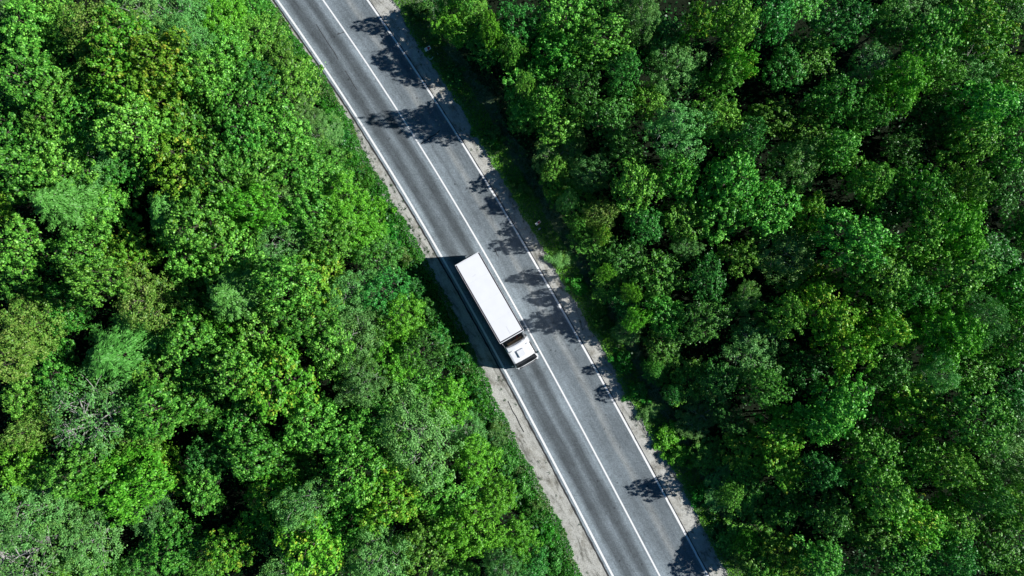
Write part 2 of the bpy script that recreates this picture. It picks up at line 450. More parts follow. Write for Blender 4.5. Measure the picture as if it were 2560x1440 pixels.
def crack(pts, w=0.04):
    bm = bmesh.new()
    a = []; b = []
    r = random.Random(5)
    P = [Vector((*g(*p), 0.012)) for p in pts]
    for i, p in enumerate(P):
        d = (P[min(i + 1, len(P) - 1)] - P[max(i - 1, 0)]).normalized()
        n = Vector((-d.y, d.x, 0)) * w * r.uniform(.5, 1.2)
        a.append(bm.verts.new(p + n)); b.append(bm.verts.new(p - n))
    for i in range(len(P) - 1): bm.faces.new((a[i], a[i + 1], b[i + 1], b[i]))
    return tag(finish('road_crack', bm, M_SEAM), kind='structure')
crack([(1052, 361), (1060, 354), (1069, 350), (1077, 342), (1089, 336), (1100, 326)])
crack([(843, 86), (850, 84), (861, 80)], 0.03)
crack([(790, 60), (806, 86), (820, 108), (838, 134), (846, 150)], 0.025)
crack([(862, 176), (874, 194), (884, 213), (893, 226)], 0.025)
crack([(1270, 1002), (1283, 1030), (1290, 1040), (1302, 1066), (1310, 1080)], 0.03)
crack([(1236, 622), (1240, 629), (1242, 636), (1247, 641)], 0.03)

# ------------------------------------------------------------------ truck
M_WHITE = simple('white_truck_paint', (0.74, 0.75, 0.77), 0.35, noise=0.02, scale=1.5, coat=0.3)
M_ROOF = simple('white_roof_sheet', (0.77, 0.775, 0.80), 0.5, noise=0.015, scale=1.2)
M_RAIL = simple('grey_aluminium_rail', (0.42, 0.41, 0.43), 0.45, 0.5)
M_DARK = simple('dark_rubber_seal', (0.025, 0.025, 0.03), 0.7)
M_BLACK = simple('black_plastic', (0.02, 0.022, 0.025), 0.55)
M_GLASS = simple('dark_windscreen_glass', (0.004, 0.006, 0.008), 0.08, spec=0.6)
M_STEEL = simple('chassis_steel', (0.07, 0.07, 0.075), 0.6, 0.4)
M_TYRE = simple('tyre_rubber', (0.02, 0.02, 0.021), 0.85)
M_RIM = simple('wheel_rim', (0.45, 0.45, 0.46), 0.4, 0.8)
M_BROWN = simple('tan_gap_deck', (0.15, 0.11, 0.065), 0.8, noise=0.2)
M_LAMP = simple('headlight_lens', (0.7, 0.72, 0.74), 0.1)
M_RED = simple('red_lamp_lens', (0.45, 0.01, 0.01), 0.25)
M_MIRR = simple('mirror_shell', (0.03, 0.07, 0.075), 0.4)

truck = empty('box_truck', (-2.136, -0.928, 0.004), math.atan2(-0.867, 0.4985))
tag(truck, 'white rigid box truck driving down the left lane of the road', 'truck')
W2 = 1.27
bm = bmesh.new(); bx(bm, -4.24, 4.24, -W2, W2, 1.12, 3.84)
cargo = finish('cargo_box', bm, M_WHITE, truck, 0.015)
bm = bmesh.new()
for s in (-1, 1): bx(bm, -4.25, 4.25, s * 1.175, s * 1.265, 3.843, 3.875)
bx(bm, 4.12, 4.215, -1.17, 1.17, 3.843, 3.875)
finish('roof_seal', bm, M_DARK, cargo)
bm = bmesh.new(); v = bx(bm, -4.2, 4.11, -1.165, 1.165, 3.843, 3.885)
finish('roof_panel', bm, M_ROOF, cargo, 0.012)
for s in (-1, 1):
    bm = bmesh.new(); bx(bm, -4.27, 4.26, s * 1.268, s * 1.31, 3.74, 3.885)
    finish('roof_rail', bm, M_RAIL, cargo, 0.008)
bm = bmesh.new(); bx(bm, -4.28, -4.205, -1.266, 1.266, 3.78, 3.892)
finish('rear_roof_rail', bm, M_WHITE, cargo, 0.01)
bm = bmesh.new(); bx(bm, 4.218, 4.30, -1.27, 1.27, 3.72, 3.88)
finish('front_roof_rail', bm, M_WHITE, cargo, 0.012)
for xj in (-2.08, 0.05, 2.15):
    bm = bmesh.new(); bx(bm, xj - .012, xj + .012, -1.15, 1.15, 3.8852, 3.891)
    finish('roof_joint', bm, M_WHITE, cargo)
bm = bmesh.new(); bx(bm, -2.558, -2.542, -0.35, -0.02, 3.8855, 3.889)
finish('roof_scuff', bm, M_RAIL, cargo)
bm = bmesh.new(); bx(bm, 3.05, 3.9, 0.02, 0.035, 3.8855, 3.889)
finish('roof_scuff', bm, M_RAIL, cargo)
for s in (-1, 1):
    bm = bmesh.new(); bx(bm, -4.275, -4.245, s * 0.01, s * 1.22, 1.2, 3.72)
    d = finish('rear_door', bm, M_WHITE, cargo, 0.006)
    bm = bmesh.new()
    rod(bm, (-4.30, s * 0.35, 1.15), (-4.30, s * 0.35, 3.74), 0.016)
    finish('lock_bar', bm, M_RIM, cargo)
bm = bmesh.new()
for s in (-1, 1):
    bx(bm, -4.2, 6.6, s * 0.36, s * 0.46, 0.72, 1.0)
for x in np.linspace(-3.9, 3.9, 9): bx(bm, x - .04, x + .04, -0.36, 0.36, 0.8, 0.96)
for x in np.linspace(-3.9, 3.9, 12): bx(bm, x - .03, x + .03, -1.2, 1.2, 1.0, 1.118)
finish('chassis_frame', bm, M_STEEL, truck)
for s in (-1, 1):
    bm = bmesh.new()
    for z in (0.55, 0.85): bx(bm, -1.35, 3.2, s * 1.17, s * 1.2, z, z + 0.1)
    for x in (-1.2, 0.9, 3.0): bx(bm, x, x + 0.05, s * 1.14, s * 1.168, 0.5, 1.11)
    finish('side_guard', bm, M_RIM, truck)
    bm = bmesh.new()
    rod(bm, (1.2, s * 0.82, 0.72), (2.6, s * 0.82, 0.72), 0.29, n=20)
    finish('fuel_tank' if s < 0 else 'air_tank', bm, M_RIM, truck, 0.01)
bm = bmesh.new(); bx(bm, -4.27, -4.18, -1.15, 1.15, 0.45, 0.6)
for s in (-1, 1): bx(bm, -4.18, -4.1, s * .4 - .04, s * .4 + .04, 0.5, 0.78)
finish('rear_bumper', bm, M_STEEL, truck)
for s in (-1, 1):
    bm = bmesh.new(); bx(bm, -4.29, -4.262, s * 0.85, s * 1.15, 0.86, 0.98)
    finish('tail_light', bm, M_RED, truck, 0.006)

def wheel(x, y, w=0.28, r=0.5):
    bm = bmesh.new()
    prof = [(r * .56, -w / 2 * .8), (r * .9, -w / 2), (r, -w / 2 * .75), (r, w / 2 * .75), (r * .9, w / 2), (r * .56, w / 2 * .8)]
    n = 28; rings = []
    for k in range(n):
        a = 2 * math.pi * k / n
        rings.append([bm.verts.new((math.cos(a) * p[0], p[1], math.sin(a) * p[0])) for p in prof])
    for k in range(n):
        A = rings[k]; B = rings[(k + 1) % n]
        for i in range(len(prof)):
            j = (i + 1) % len(prof)
            bm.faces.new((A[i], A[j], B[j], B[i]))
    t = finish('wheel', bm, M_TYRE, truck, smooth=False)
    t.location = (x, y, r)
    bm = bmesh.new()
    rod(bm, (0, -w * .36, 0), (0, w * .36, 0), r * .55, n=24)
    rod(bm, (0, -w * .46, 0), (0, w * .46, 0), r * .2, n=12)
    for k in range(8):
        a = k * math.pi / 4
        rod(bm, (math.cos(a) * r * .33, -w * .4, math.sin(a) * r * .33), (math.cos(a) * r * .33, w * .4, math.sin(a) * r * .33), 0.03, n=6)
    finish('rim', bm, M_RIM, t)
for s in (-1, 1):
    wheel(6.15, s * 1.0)
    wheel(-2.45, s * 1.03); wheel(-2.45, s * 0.70)
bm = bmesh.new(); rod(bm, (6.15, -1, .5), (6.15, 1, .5), 0.07)
finish('axle', bm, M_STEEL, truck)
bm = bmesh.new(); rod(bm, (-2.45, -1, .5), (-2.45, 1, .5), 0.1)
bmesh.ops.create_icosphere(bm, subdivisions=2, radius=0.22, matrix=Matrix.Translation((-2.45, 0, .5)))
finish('axle', bm, M_STEEL, truck)
for s in (-1, 1):
    bm = bmesh.new()
    for k in range(7):
        a0 = math.pi * (0.08 + 0.12 * k); a1 = a0 + math.pi * 0.12
        for rr in (0.0,):
            p = [(-2.45 + math.cos(a0) * .6, .5 + math.sin(a0) * .56), (-2.45 + math.cos(a1) * .6, .5 + math.sin(a1) * .56),
                 (-2.45 + math.cos(a1) * .57, .5 + math.sin(a1) * .53), (-2.45 + math.cos(a0) * .57, .5 + math.sin(a0) * .53)]
            prism_y(bm, p, s * .52, s * 1.22)
    finish('mudguard', bm, M_BLACK, truck)

# cab: one shell pulled across and pinched towards the roof
def cab_shell():
    bm = bmesh.new()
    secs = []
    prof = [(4.98, 0.95, 1.0), (4.98, 1.7, 1.0), (4.99, 2.6, .955), (5.05, 3.02, .90), (5.5, 3.08, .885), (6.2, 3.07, .885), (6.62, 3.0, .895), (6.80, 2.86, .91),
            (7.08, 2.35, .96), (7.36, 1.72, .985), (7.46, 1.6, .99), (7.5, 1.2, .99), (7.49, 0.75, .98), (7.2, 0.62, .97), (6.85, 0.62, 1.0), (6.78, 0.85, 1.0),
            (6.55, 1.12, 1.0), (6.15, 1.2, 1.0), (5.75, 1.12, 1.0), (5.5, 0.9, 1.0)]
    HW = 1.26
    ys = [-1.0, -.96, -.86, -.4, 0, .4, .86, .96, 1.0]
    for t in ys:
        row = []
        for (x, z, k) in prof:
            f = abs(t)
            # round the front corners and the roof edges
            dx = 0.0
            if x > 6.6 and z > 0.7: dx = -0.16 * max(0, (f - 0.55) / 0.45) ** 2.2
            dz = 0.0
            if z > 2.8: dz = -0.07 * max(0, (f - 0.8) / 0.2) ** 1.6
            row.append(bm.verts.new((x + dx, t * HW * k, z + dz)))
        secs.append(row)
    n = len(prof)
    for a, b in zip(secs[:-1], secs[1:]):
        for i in range(n):
            j = (i + 1) % n
            bm.faces.new((a[i], b[i], b[j], a[j]))
    bm.faces.new(secs[0]); bm.faces.new(secs[-1][::-1])
    return bm
cab = finish('cab', cab_shell(), M_WHITE, truck, smooth=False)
# windscreen follows the sloping front
bm = bmesh.new()
pts = []
for t in np.linspace(-1, 1, 9):
    f = abs(t) * .9
    dx = -0.16 * max(0, (f - 0.55) / 0.45) ** 2.2
    col = []
    for (x, z, k) in [(6.80, 2.87, .91), (7.08, 2.36, .96), (7.37, 1.71, .985)]:
        col.append(bm.verts.new((x + dx + 0.02, t * 0.92 * 1.26 * k, z + 0.012)))
    pts.append(col)
for a, b in zip(pts[:-1], pts[1:]):
    for i in range(2): bm.faces.new((a[i], b[i], b[i + 1], a[i + 1]))
bmesh.ops.solidify(bm, geom=list(bm.faces), thickness=0.012)
finish('windscreen', bm, M_GLASS, cab)
bm = bmesh.new()
rod(bm, (7.31, -.8, 1.79), (7.2, -.1, 2.15), 0.012, n=6)
finish('wiper', bm, M_BLACK, cab); bm = bmesh.new()
rod(bm, (7.31, .1, 1.79), (7.2, .8, 2.15), 0.012, n=6)
finish('wiper', bm, M_BLACK, cab)
bm = bmesh.new(); prism_y(bm, [(6.80, 2.95), (6.98, 2.80), (7.0, 2.82), (6.82, 2.98)], -1.0, 1.0)
finish('sun_visor', bm, M_BLACK, cab)
for s in (-1, 1):
    bm = bmesh.new()
    a = [(5.55, 1.80, .994), (7.0, 1.80, .992), (6.76, 2.85, .915), (5.58, 2.9, .912)]
    vs = [bm.verts.new((x, s * (1.26 * k + .02), z)) for x, z, k in a]
    bm.faces.new(vs); bmesh.ops.solidify(bm, geom=list(bm.faces), thickness=0.012)
    finish('side_window', bm, M_GLASS, cab)
    bm = bmesh.new()
    for x in (5.68, 6.98): bx(bm, x, x + .012, s * 1.258, s * 1.266, 1.15, 1.8)
    bx(bm, 5.68, 6.99, s * 1.258, s * 1.2655, 1.80, 1.812)
    bx(bm, 5.78, 5.96, s * 1.258, s * 1.29, 1.62, 1.66)
    finish('door_trim', bm, M_BLACK, cab)
    bm = bmesh.new()
    rod(bm, (6.86, s * 1.12, 2.62), (6.88, s * 1.36, 2.58), 0.018, n=6)
    finish('mirror_arm', bm, M_BLACK, cab)
    bm = bmesh.new(); rod(bm, (6.9, s * 1.15, 1.9), (6.88, s * 1.36, 1.95), 0.018, n=6)
    mirror = finish('mirror_arm', bm, M_BLACK, cab)
    bm = bmesh.new(); bx(bm, 6.76, 6.90, s * 1.27, s * 1.5, 1.92, 2.6)
    finish('mirror', bm, M_MIRR, cab, 0.035)
    bm = bmesh.new(); bx(bm, 7.38, 7.56, s * 0.78, s * 1.13, 0.8, 1.02)
    finish('headlight', bm, M_LAMP, cab, 0.02)
    bm = bmesh.new(); bx(bm, 5.8, 6.2, s * 1.1, s * 1.235, 2.05 if 0 else 0.42, 0.5)
    bx(bm, 5.35, 5.62, s * 1.1, s * 1.23, 0.42, 0.9)
    finish('step', bm, M_BLACK, cab, 0.01)
    # side fairing closing the gap to the box
    bm = bmesh.new()
    o = [(4.40, 1.0), (4.40, 1.0)]
    A = [(4.42, s * 1.2, 1.2), (5.0, s * 1.17, 1.2), (5.22, s * 0.98, 3.45), (4.80, s * 1.08, 3.62), (4.42, s * 1.16, 3.66)]
    vs = [bm.verts.new(p) for p in A]; bm.faces.new(vs)
    bmesh.ops.solidify(bm, geom=list(bm.faces), thickness=0.05 * s)
    finish('side_fairing', bm, M_WHITE, cab, 0.01)
bm = bmesh.new(); bx(bm, 7.47, 7.53, -0.95, 0.95, 0.95, 1.6)
finish('grille', bm, M_BLACK, cab, 0.02)
bm = bmesh.new()
prof = [(7.40, 0.42), (7.62, 0.45), (7.66, 0.72), (7.60, 0.80), (7.42, 0.80)]
for t0, t1 in ((-1.15, -.8), (-.8, .8), (.8, 1.15)):
    pass
rows = []
for t in np.linspace(-1, 1, 9):
    dx = -0.2 * max(0, (abs(t) - .55) / .45) ** 2
    rows.append([bm.verts.new((x + dx, t * 1.2, z)) for x, z in prof])
for a, b in zip(rows[:-1], rows[1:]):
    for i in range(5): bm.faces.new((a[i], b[i], b[(i + 1) % 5], a[(i + 1) % 5]))
bm.faces.new(rows[0]); bm.faces.new(rows[-1][::-1])
finish('front_bumper', bm, M_RAIL, cab)
# roof hatch, standing proud
bm = bmesh.new(); bx(bm, 5.72, 6.42, -0.36, 0.40, 3.0, 3.24)
finish('roof_hatch', bm, M_WHITE, cab, 0.05, 3)
# air deflector: curved lip standing on the cab roof, open behind
bm = bmesh.new()
rows = []
for t in np.linspace(-1, 1, 13):
    cx = 5.22 + 0.10 * (1 - t * t)
    y = t * 1.0
    rows.append([bm.verts.new(p) for p in ((cx - .22, y * .97, 3.60), (cx - .10, y * .985, 3.62), (cx + .10, y, 3.38), (cx + .22, y * 1.02, 3.10), (cx + .16, y * 1.0, 3.10), (cx + .0, y * .97, 3.38), (cx - .16, y * .95, 3.54))])
for a, b in zip(rows[:-1], rows[1:]):
    for i in range(7): bm.faces.new((a[i], b[i], b[(i + 1) % 7], a[(i + 1) % 7]))
bm.faces.new(rows[0]); bm.faces.new(rows[-1][::-1])
finish('air_deflector', bm, M_WHITE, cab)
for y in (-.85, 0.05, .8):
    bm = bmesh.new(); bx(bm, 5.40, 5.52, y - .12, y + .12, 3.075, 3.11)
    finish('deflector_foot', bm, M_BLACK, cab, 0.01)
# things in the gap between cab and box
bm = bmesh.new(); bx(bm, 4.45, 4.93, -0.95, 0.95, 1.0, 1.9)
finish('gap_equipment', bm, M_BLACK, truck, 0.04)
bm = bmesh.new(); bx(bm, 4.72, 4.95, -0.8, 0.75, 1.902, 2.3)
finish('gap_cover', bm, M_BROWN, truck, 0.03)
bm = bmesh.new()
rod(bm, (4.72, 1.12, 1.0), (4.72, 1.12, 3.15), 0.08, n=12); rod(bm, (4.72, 1.12, 3.15), (4.86, 1.22, 3.3), 0.09, n=12)
finish('air_intake', bm, M_STEEL, truck)
bm = bmesh.new()
for k in range(14):
    a0 = k / 14; a1 = (k + 1) / 14
    f = lambda a: (4.45 + .45 * a, 0.35 + 0.1 * math.sin(a * 9), 1.95 + .25 * math.sin(a * math.pi))
    rod(bm, f(a0), f(a1), 0.018, n=6)
finish('air_hose', bm, M_RED, truck)

# ------------------------------------------------------------------ roadside signs and litter
M_SIGNW = simple('sign_white', (0.88, 0.88, 0.88), 0.4, noise=0.03)
M_SIGNR = simple('sign_red', (0.62, 0.012, 0.02), 0.35, noise=0.08)
M_SIGNR2 = simple('sign_dark_red', (0.36, 0.006, 0.03), 0.35, noise=0.08)
M_LIT = simple('pale_plastic', (0.55, 0.68, 0.62), 0.5)
def sign(px, py, red, lab, h=1.1, yaw=0.0, w=0.62):
    x, y = g(px, py, h)
    t = empty('marker_sign', (x, y, -0.05), R(30) + yaw)
    tag(t, lab, 'sign')
    bm = bmesh.new(); rod(bm, (0, 0.04, 0), (0, 0.04, h + .1), 0.03, n=10)
    finish('post', bm, M_RIM, t)
    Mx = Matrix.Translation((0, 0, h)) @ Matrix.Rotation(R(-30), 4, 'X')
    bm = bmesh.new(); bx(bm, -w / 2, w / 2, -0.012, 0.012, -0.22, 0.22)
    bmesh.ops.transform(bm, matrix=Mx, verts=bm.verts)
    p = finish('sign_plate', bm, M_SIGNW, t, 0.008)
    bm = bmesh.new()
    # arrow head pointing right
    s = [(-0.06, -0.16), (0.12, -0.18), (0.28, 0.0), (0.12, 0.18), (-0.06, 0.16), (-0.01, 0.0)]
    prism_y(bm, s, -0.016, -0.0125)
    bmesh.ops.transform(bm, matrix=Mx, verts=bm.verts)
    finish('red_arrow', bm, red, p)
sign(1069, 121, M_SIGNR2, 'small white marker sign with dark red arrow on the upper right verge')
sign(1345, 557, M_SIGNR, 'small white marker sign with bright red arrow above the truck tail', yaw=R(8), w=0.58)
def scrap(name, px, py, pts, w, mat, lab, cat, z=0.25):
    x, y = g(px, py)
    bm = bmesh.new()
    a, b = [], []
    for i, (u, v_) in enumerate(pts):
        d = Vector(pts[min(i + 1, len(pts) - 1)]) - Vector(pts[max(i - 1, 0)]); n = Vector((-d.y, d.x)).normalized() * w
        k = math.sin(math.pi * (i + .6) / (len(pts) + .2))
        a.append(bm.verts.new((u + n.x * k, v_ + n.y * k, .04))); b.append(bm.verts.new((u - n.x * k, v_ - n.y * k, .1)))
    for i in range(len(pts) - 1): bm.faces.new((a[i], a[i + 1], b[i + 1], b[i]))
    bmesh.ops.solidify(bm, geom=list(bm.faces), thickness=0.03)
    o = finish(name, bm, mat); o.location = (x, y, z)
    tag(o, lab, cat)
scrap('plastic_scrap', 1077, 147, [(-.26, .12), (-.2, -.04), (-.06, -.14), (.1, -.12), (.2, 0), (.27, .16)], 0.075, M_LIT, 'curved pale green plastic scrap in the grass below the upper sign', 'litter')
scrap('paper_scrap', 1095, 137, [(-.03, .08), (.01, 0), (.04, -.09)], 0.05, M_LIT, 'tiny pale paper scrap right of the upper marker sign', 'litter')
scrap('crumpled_bag', 1349, 573, [(-.12, -.1), (-.03, .02), (.1, .1)], 0.09, simple('pale_blue_bag', (0.4, 0.5, 0.55), .5), 'crumpled pale blue bag just below the lower marker sign', 'litter')
scrap('cardboard_scrap', 967, 566, [(-.1, .08), (0, 0), (.1, -.05)], 0.07, simple('pink_card', (0.6, 0.42, 0.38), .8), 'pinkish scrap at the left forest edge above the truck', 'litter', z=0.9)

# ------------------------------------------------------------------ tree prototypes
def limb(P, F, pts, r0, r1, n=6):
    base = len(P)
    m = len(pts)
    pts = [Vector(p) for p in pts]
    for i, p in enumerate(pts):
        d = (pts[min(i + 1, m - 1)] - pts[max(i - 1, 0)]).normalized()
        q = d.to_track_quat('Z', 'Y')
        r = r0 + (r1 - r0) * i / (m - 1)
        for k in range(n):
            a = 2 * math.pi * k / n
            v = p + q @ Vector((math.cos(a) * r, math.sin(a) * r, 0))
            P.append((v.x, v.y, v.z))
    for i in range(m - 1):
        for k in range(n):
            k2 = (k + 1) % n
            F.append((base + i * n + k, base + i * n + k2, base + (i + 1) * n + k2, base + (i + 1) * n + k))

NOM_R, NOM_H = 3.0, 9.0
def make_crown(seed, kind):
    rng = np.random.default_rng(seed)
    rr = random.Random(seed)
    K = dict(broad=dict(nl=9, cl=185, lv=58, ll=.2, lw=.15, sg=.2, up=.55, lob=(.26, .47)),
             yellow=dict(nl=9, cl=175, lv=54, ll=.21, lw=.155, sg=.21, up=.55, lob=(.26, .46)),
             dark=dict(nl=8, cl=160, lv=52, ll=.2, lw=.14, sg=.22, up=.5, lob=(.26, .46)),
             pale=dict(nl=9, cl=220, lv=62, ll=.16, lw=.085, sg=.23, up=.35, lob=(.38, .52)),
             vivid=dict(nl=7, cl=200, lv=62, ll=.18, lw=.12, sg=.22, up=.45, lob=(.38, .52)),
             brown=dict(nl=8, cl=220, lv=48, ll=.18, lw=.12, sg=.27, up=.5, lob=(.34, .5)),
             sparse=dict(nl=9, cl=150, lv=48, ll=.18, lw=.09, sg=.3, up=.35, lob=(.36, .52)),
             )[kind if kind != 'feather' else 'broad']
    P, F = [], []
    lean = np.array([rr.uniform(-.3, .3), rr.uniform(-.3, .3)])
    zc = 6.3
    tip = (lean[0], lean[1], 7.6)
    limb(P, F, [(0, 0, 0), (lean[0] * .2, lean[1] * .3, 2.2), (lean[0] * .7, lean[1] * .6, 4.6), (lean[0], lean[1], 6.4), (tip[0], tip[1], 8.0)], .17, .03, 9)
    Cs, Ns, Ts, Ls = [], [], [], []
    if kind == 'feather':
        # whorls of drooping sprays round a leader
        nb = 0
        for wl in range(11):
            zz = 9.0 - wl * 0.62
            rad = min(3.1, 0.5 + wl * 0.36) * rr.uniform(.88, 1.1)
            k = 5 + min(wl, 5)
            a0 = rr.uniform(0, 6.28)
            for b in range(k):
                a = a0 + 2 * math.pi * b / k + rr.uniform(-.25, .25)
                r_ = rad * rr.uniform(.75, 1.1)
                dirx = np.array([math.cos(a), math.sin(a)])
                side = np.array([-dirx[1], dirx[0]])
                curve = rr.uniform(-.35, .35)
                drop = rr.uniform(.05, .45)
                m = int(105 * r_ / 2 + 30)
                t = rng.uniform(.12, 1, m) ** .75
                wid = (.30 * np.sin(np.clip(t, 0, 1) * math.pi * .85) + .10) * (.6 + .2 * r_)
                s = rng.normal(0, 1, m) * wid * .55
                xy = lean + np.outer(t * r_, dirx) + np.outer(s + curve * t * t * r_ * .4, side)
                z = zz + .35 * t * r_ * .3 - drop * (t * r_) ** 1.5 * .45 - np.abs(s) * .35 + rng.normal(0, .05, m)
                Cs.append(np.column_stack([xy, z]))
                nn = np.column_stack([dirx[0] * .35 + side[0] * np.sign(s) * .35, dirx[1] * .35 + side[1] * np.sign(s) * .35, np.ones(m) * .9])
                Ns.append(nn + rng.normal(0, .3, (m, 3)))
                Ts.append(np.column_stack([dirx[0] + side[0] * np.sign(s) * .9, dirx[1] + side[1] * np.sign(s) * .9, -.3 * np.ones(m)]) + rng.normal(0, .25, (m, 3)))
                nb += 1
                if b % 2 == 0:
                    e = lean + dirx * r_ * .8
                    limb(P, F, [(lean[0], lean[1], zz - .1), (*(lean + dirx * r_ * .4), zz + .02), (e[0], e[1], zz - drop * (r_ * .8) ** 1.5 * .45)], .035, .008, 4)
        C = np.concatenate(Cs); Nn = np.concatenate(Ns); T = np.concatenate(Ts)
        n = len(C)
        V = leaf_arrays(C, Nn, rng.uniform(.16, .3, n), rng.uniform(.06, .1, n), rng, T=T)
        return V, P, F
    # lobes
    lobes = [(np.array([lean[0], lean[1], zc + rr.uniform(.7, 1.3)]), NOM_R * rr.uniform(.42, .54))]
    for i in range(K['nl']):
        a = 2 * math.pi * i / K['nl'] + rr.uniform(-.4, .4)
        rl = NOM_R * rr.uniform(*K['lob'])
        d = (NOM_R - rl) * rr.uniform(.65, 1.28)
        lobes.append((np.array([lean[0] + math.cos(a) * d, lean[1] + math.sin(a) * d, zc + rr.uniform(-1.6, 1.0)]), rl))
    for i in range(3):
        a = rr.uniform(0, 6.28); rl = NOM_R * rr.uniform(.3, .4)
        lobes.append((np.array([math.cos(a) * 1.1, math.sin(a) * 1.1, zc + rr.uniform(.3, 1.4)]), rl))
    ctr = np.array([lean[0], lean[1], zc - .6])
    # clump centres over the lobe surfaces
    cc, cn = [], []
    tries = 0
    tot = sum(l[1] ** 2 for l in lobes)
    for lc, rl in lobes:
        want = int(K['cl'] * 1.5 * rl ** 2 / tot * 1.6)
        d = norm(rng.normal(size=(want, 3)) + np.array([0, 0, .35]))
        p = lc + d * rl * rng.uniform(.68, 1.2, (want, 1)) * np.array([1, 1, .85])
        ok = np.ones(want, bool)
        for l2, r2 in lobes:
            if r2 is rl and l2 is lc: continue
            ok &= np.linalg.norm((p - l2) / np.array([1, 1, .85]), axis=1) > r2 * .84
        ok &= p[:, 2] > 3.0
        cc.append(p[ok]); cn.append(d[ok])
    cc = np.concatenate(cc); cn = np.concatenate(cn)
    # thin out clumps standing too close
    keep = []
    mind = .44 if kind not in ('pale', 'vivid') else .28
    for i in rng.permutation(len(cc)):
        if all(np.sum((cc[i] - cc[j]) ** 2) > mind ** 2 for j in keep): keep.append(i)
        if len(keep) > K['cl'] * 1.3: break
    cc = cc[keep]; cn = cn[keep]
    sparse = kind in ('sparse',)
    for i in range(len(cc)):
        m = int(K['lv'] * rr.choice([.25, .6, .9, 1.1, 1.4]))
        if sparse and rr.random() < .25: m = m // 4
        sg = K['sg'] * rr.uniform(.75, 1.3)
        # leaves sit on the outside of a little cushion
        dd = norm(rng.normal(size=(m, 3)) + cn[i] * .9 + np.array([0, 0, K['up']]))
        rad = sg * rng.uniform(.75, 1.9, (m, 1))
        Cs.append(cc[i] + dd * rad * np.array([1, 1, .75]))
        Ns.append(dd * 1.0 + np.array([0, 0, .25]) + rng.normal(0, .45 if kind != 'pale' else .65, (m, 3)))
    # looser inner leaves
    m = 380
    li = rng.integers(0, len(lobes), m)
    lc = np.array([l[0] for l in lobes])[li]; lr = np.array([l[1] for l in lobes])[li]
    dd = norm(rng.normal(size=(m, 3)))
    Cs.append(lc + dd * (lr * rng.uniform(.2, .72, m))[:, None]); Ns.append(dd + np.array([0, 0, .8]) + rng.normal(0, .5, (m, 3)))
    # stray leaves on twig ends
    j = rng.integers(0, len(cc), 420)
    Cs.append(cc[j] + cn[j] * rng.uniform(.2, .7, (420, 1)) + rng.normal(0, .16, (420, 3))); Ns.append(cn[j] + rng.normal(0, .6, (420, 3)) + np.array([0, 0, .5]))
    C = np.concatenate(Cs); Nn = np.concatenate(Ns); n = len(C)
    s = rng.uniform(.65, 1.3, n)
    V = leaf_arrays(C, Nn, K['ll'] * s, K['lw'] * s, rng)
    # limbs to lobes, twigs to clumps
    for k, (lc, rl) in enumerate(lobes):
        h = rr.uniform(2.6, 5.0)
        mid = ((lc[0]) * .45, lc[1] * .45, (h + lc[2]) / 2 - .1)
        limb(P, F, [(lean[0] * .6, lean[1] * .6, h), mid, tuple(lc)], .075, .03, 5)
        near = np.argsort(np.linalg.norm(cc - lc, axis=1))[:(9 if sparse else 4)]
        for j_ in near:
            e = cc[j_] + cn[j_] * (.5 if sparse else .05)
            mm = (lc + e) / 2 + np.array([rr.uniform(-.1, .1), rr.uniform(-.1, .1), .1])
            limb(P, F, [tuple(lc), tuple(mm), tuple(e)], .03 if sparse else .02, .008, 4)
    return V, P, F

KINDS = [('broad', 9), ('yellow', 4), ('dark', 4), ('pale', 5), ('feather', 3), ('vivid', 2), ('brown', 2), ('sparse', 2)]
PROTO = {}
for ki, (kind, cnt) in enumerate(KINDS):
    PROTO[kind] = []
    for i in range(cnt):
        V, P, F = make_crown(100 * ki + i + 7, kind)
        lm = LEAF['pale'] if kind == 'sparse' else LEAF[kind]
        cm = leaf_mesh(kind + '_crown', V, lm)
        tm = np_mesh(kind + '_trunk', np.array(P), 4, np.array(F), BIRCH if kind in ('pale', 'sparse') else BARK)
        PROTO[kind].append((tm, cm))

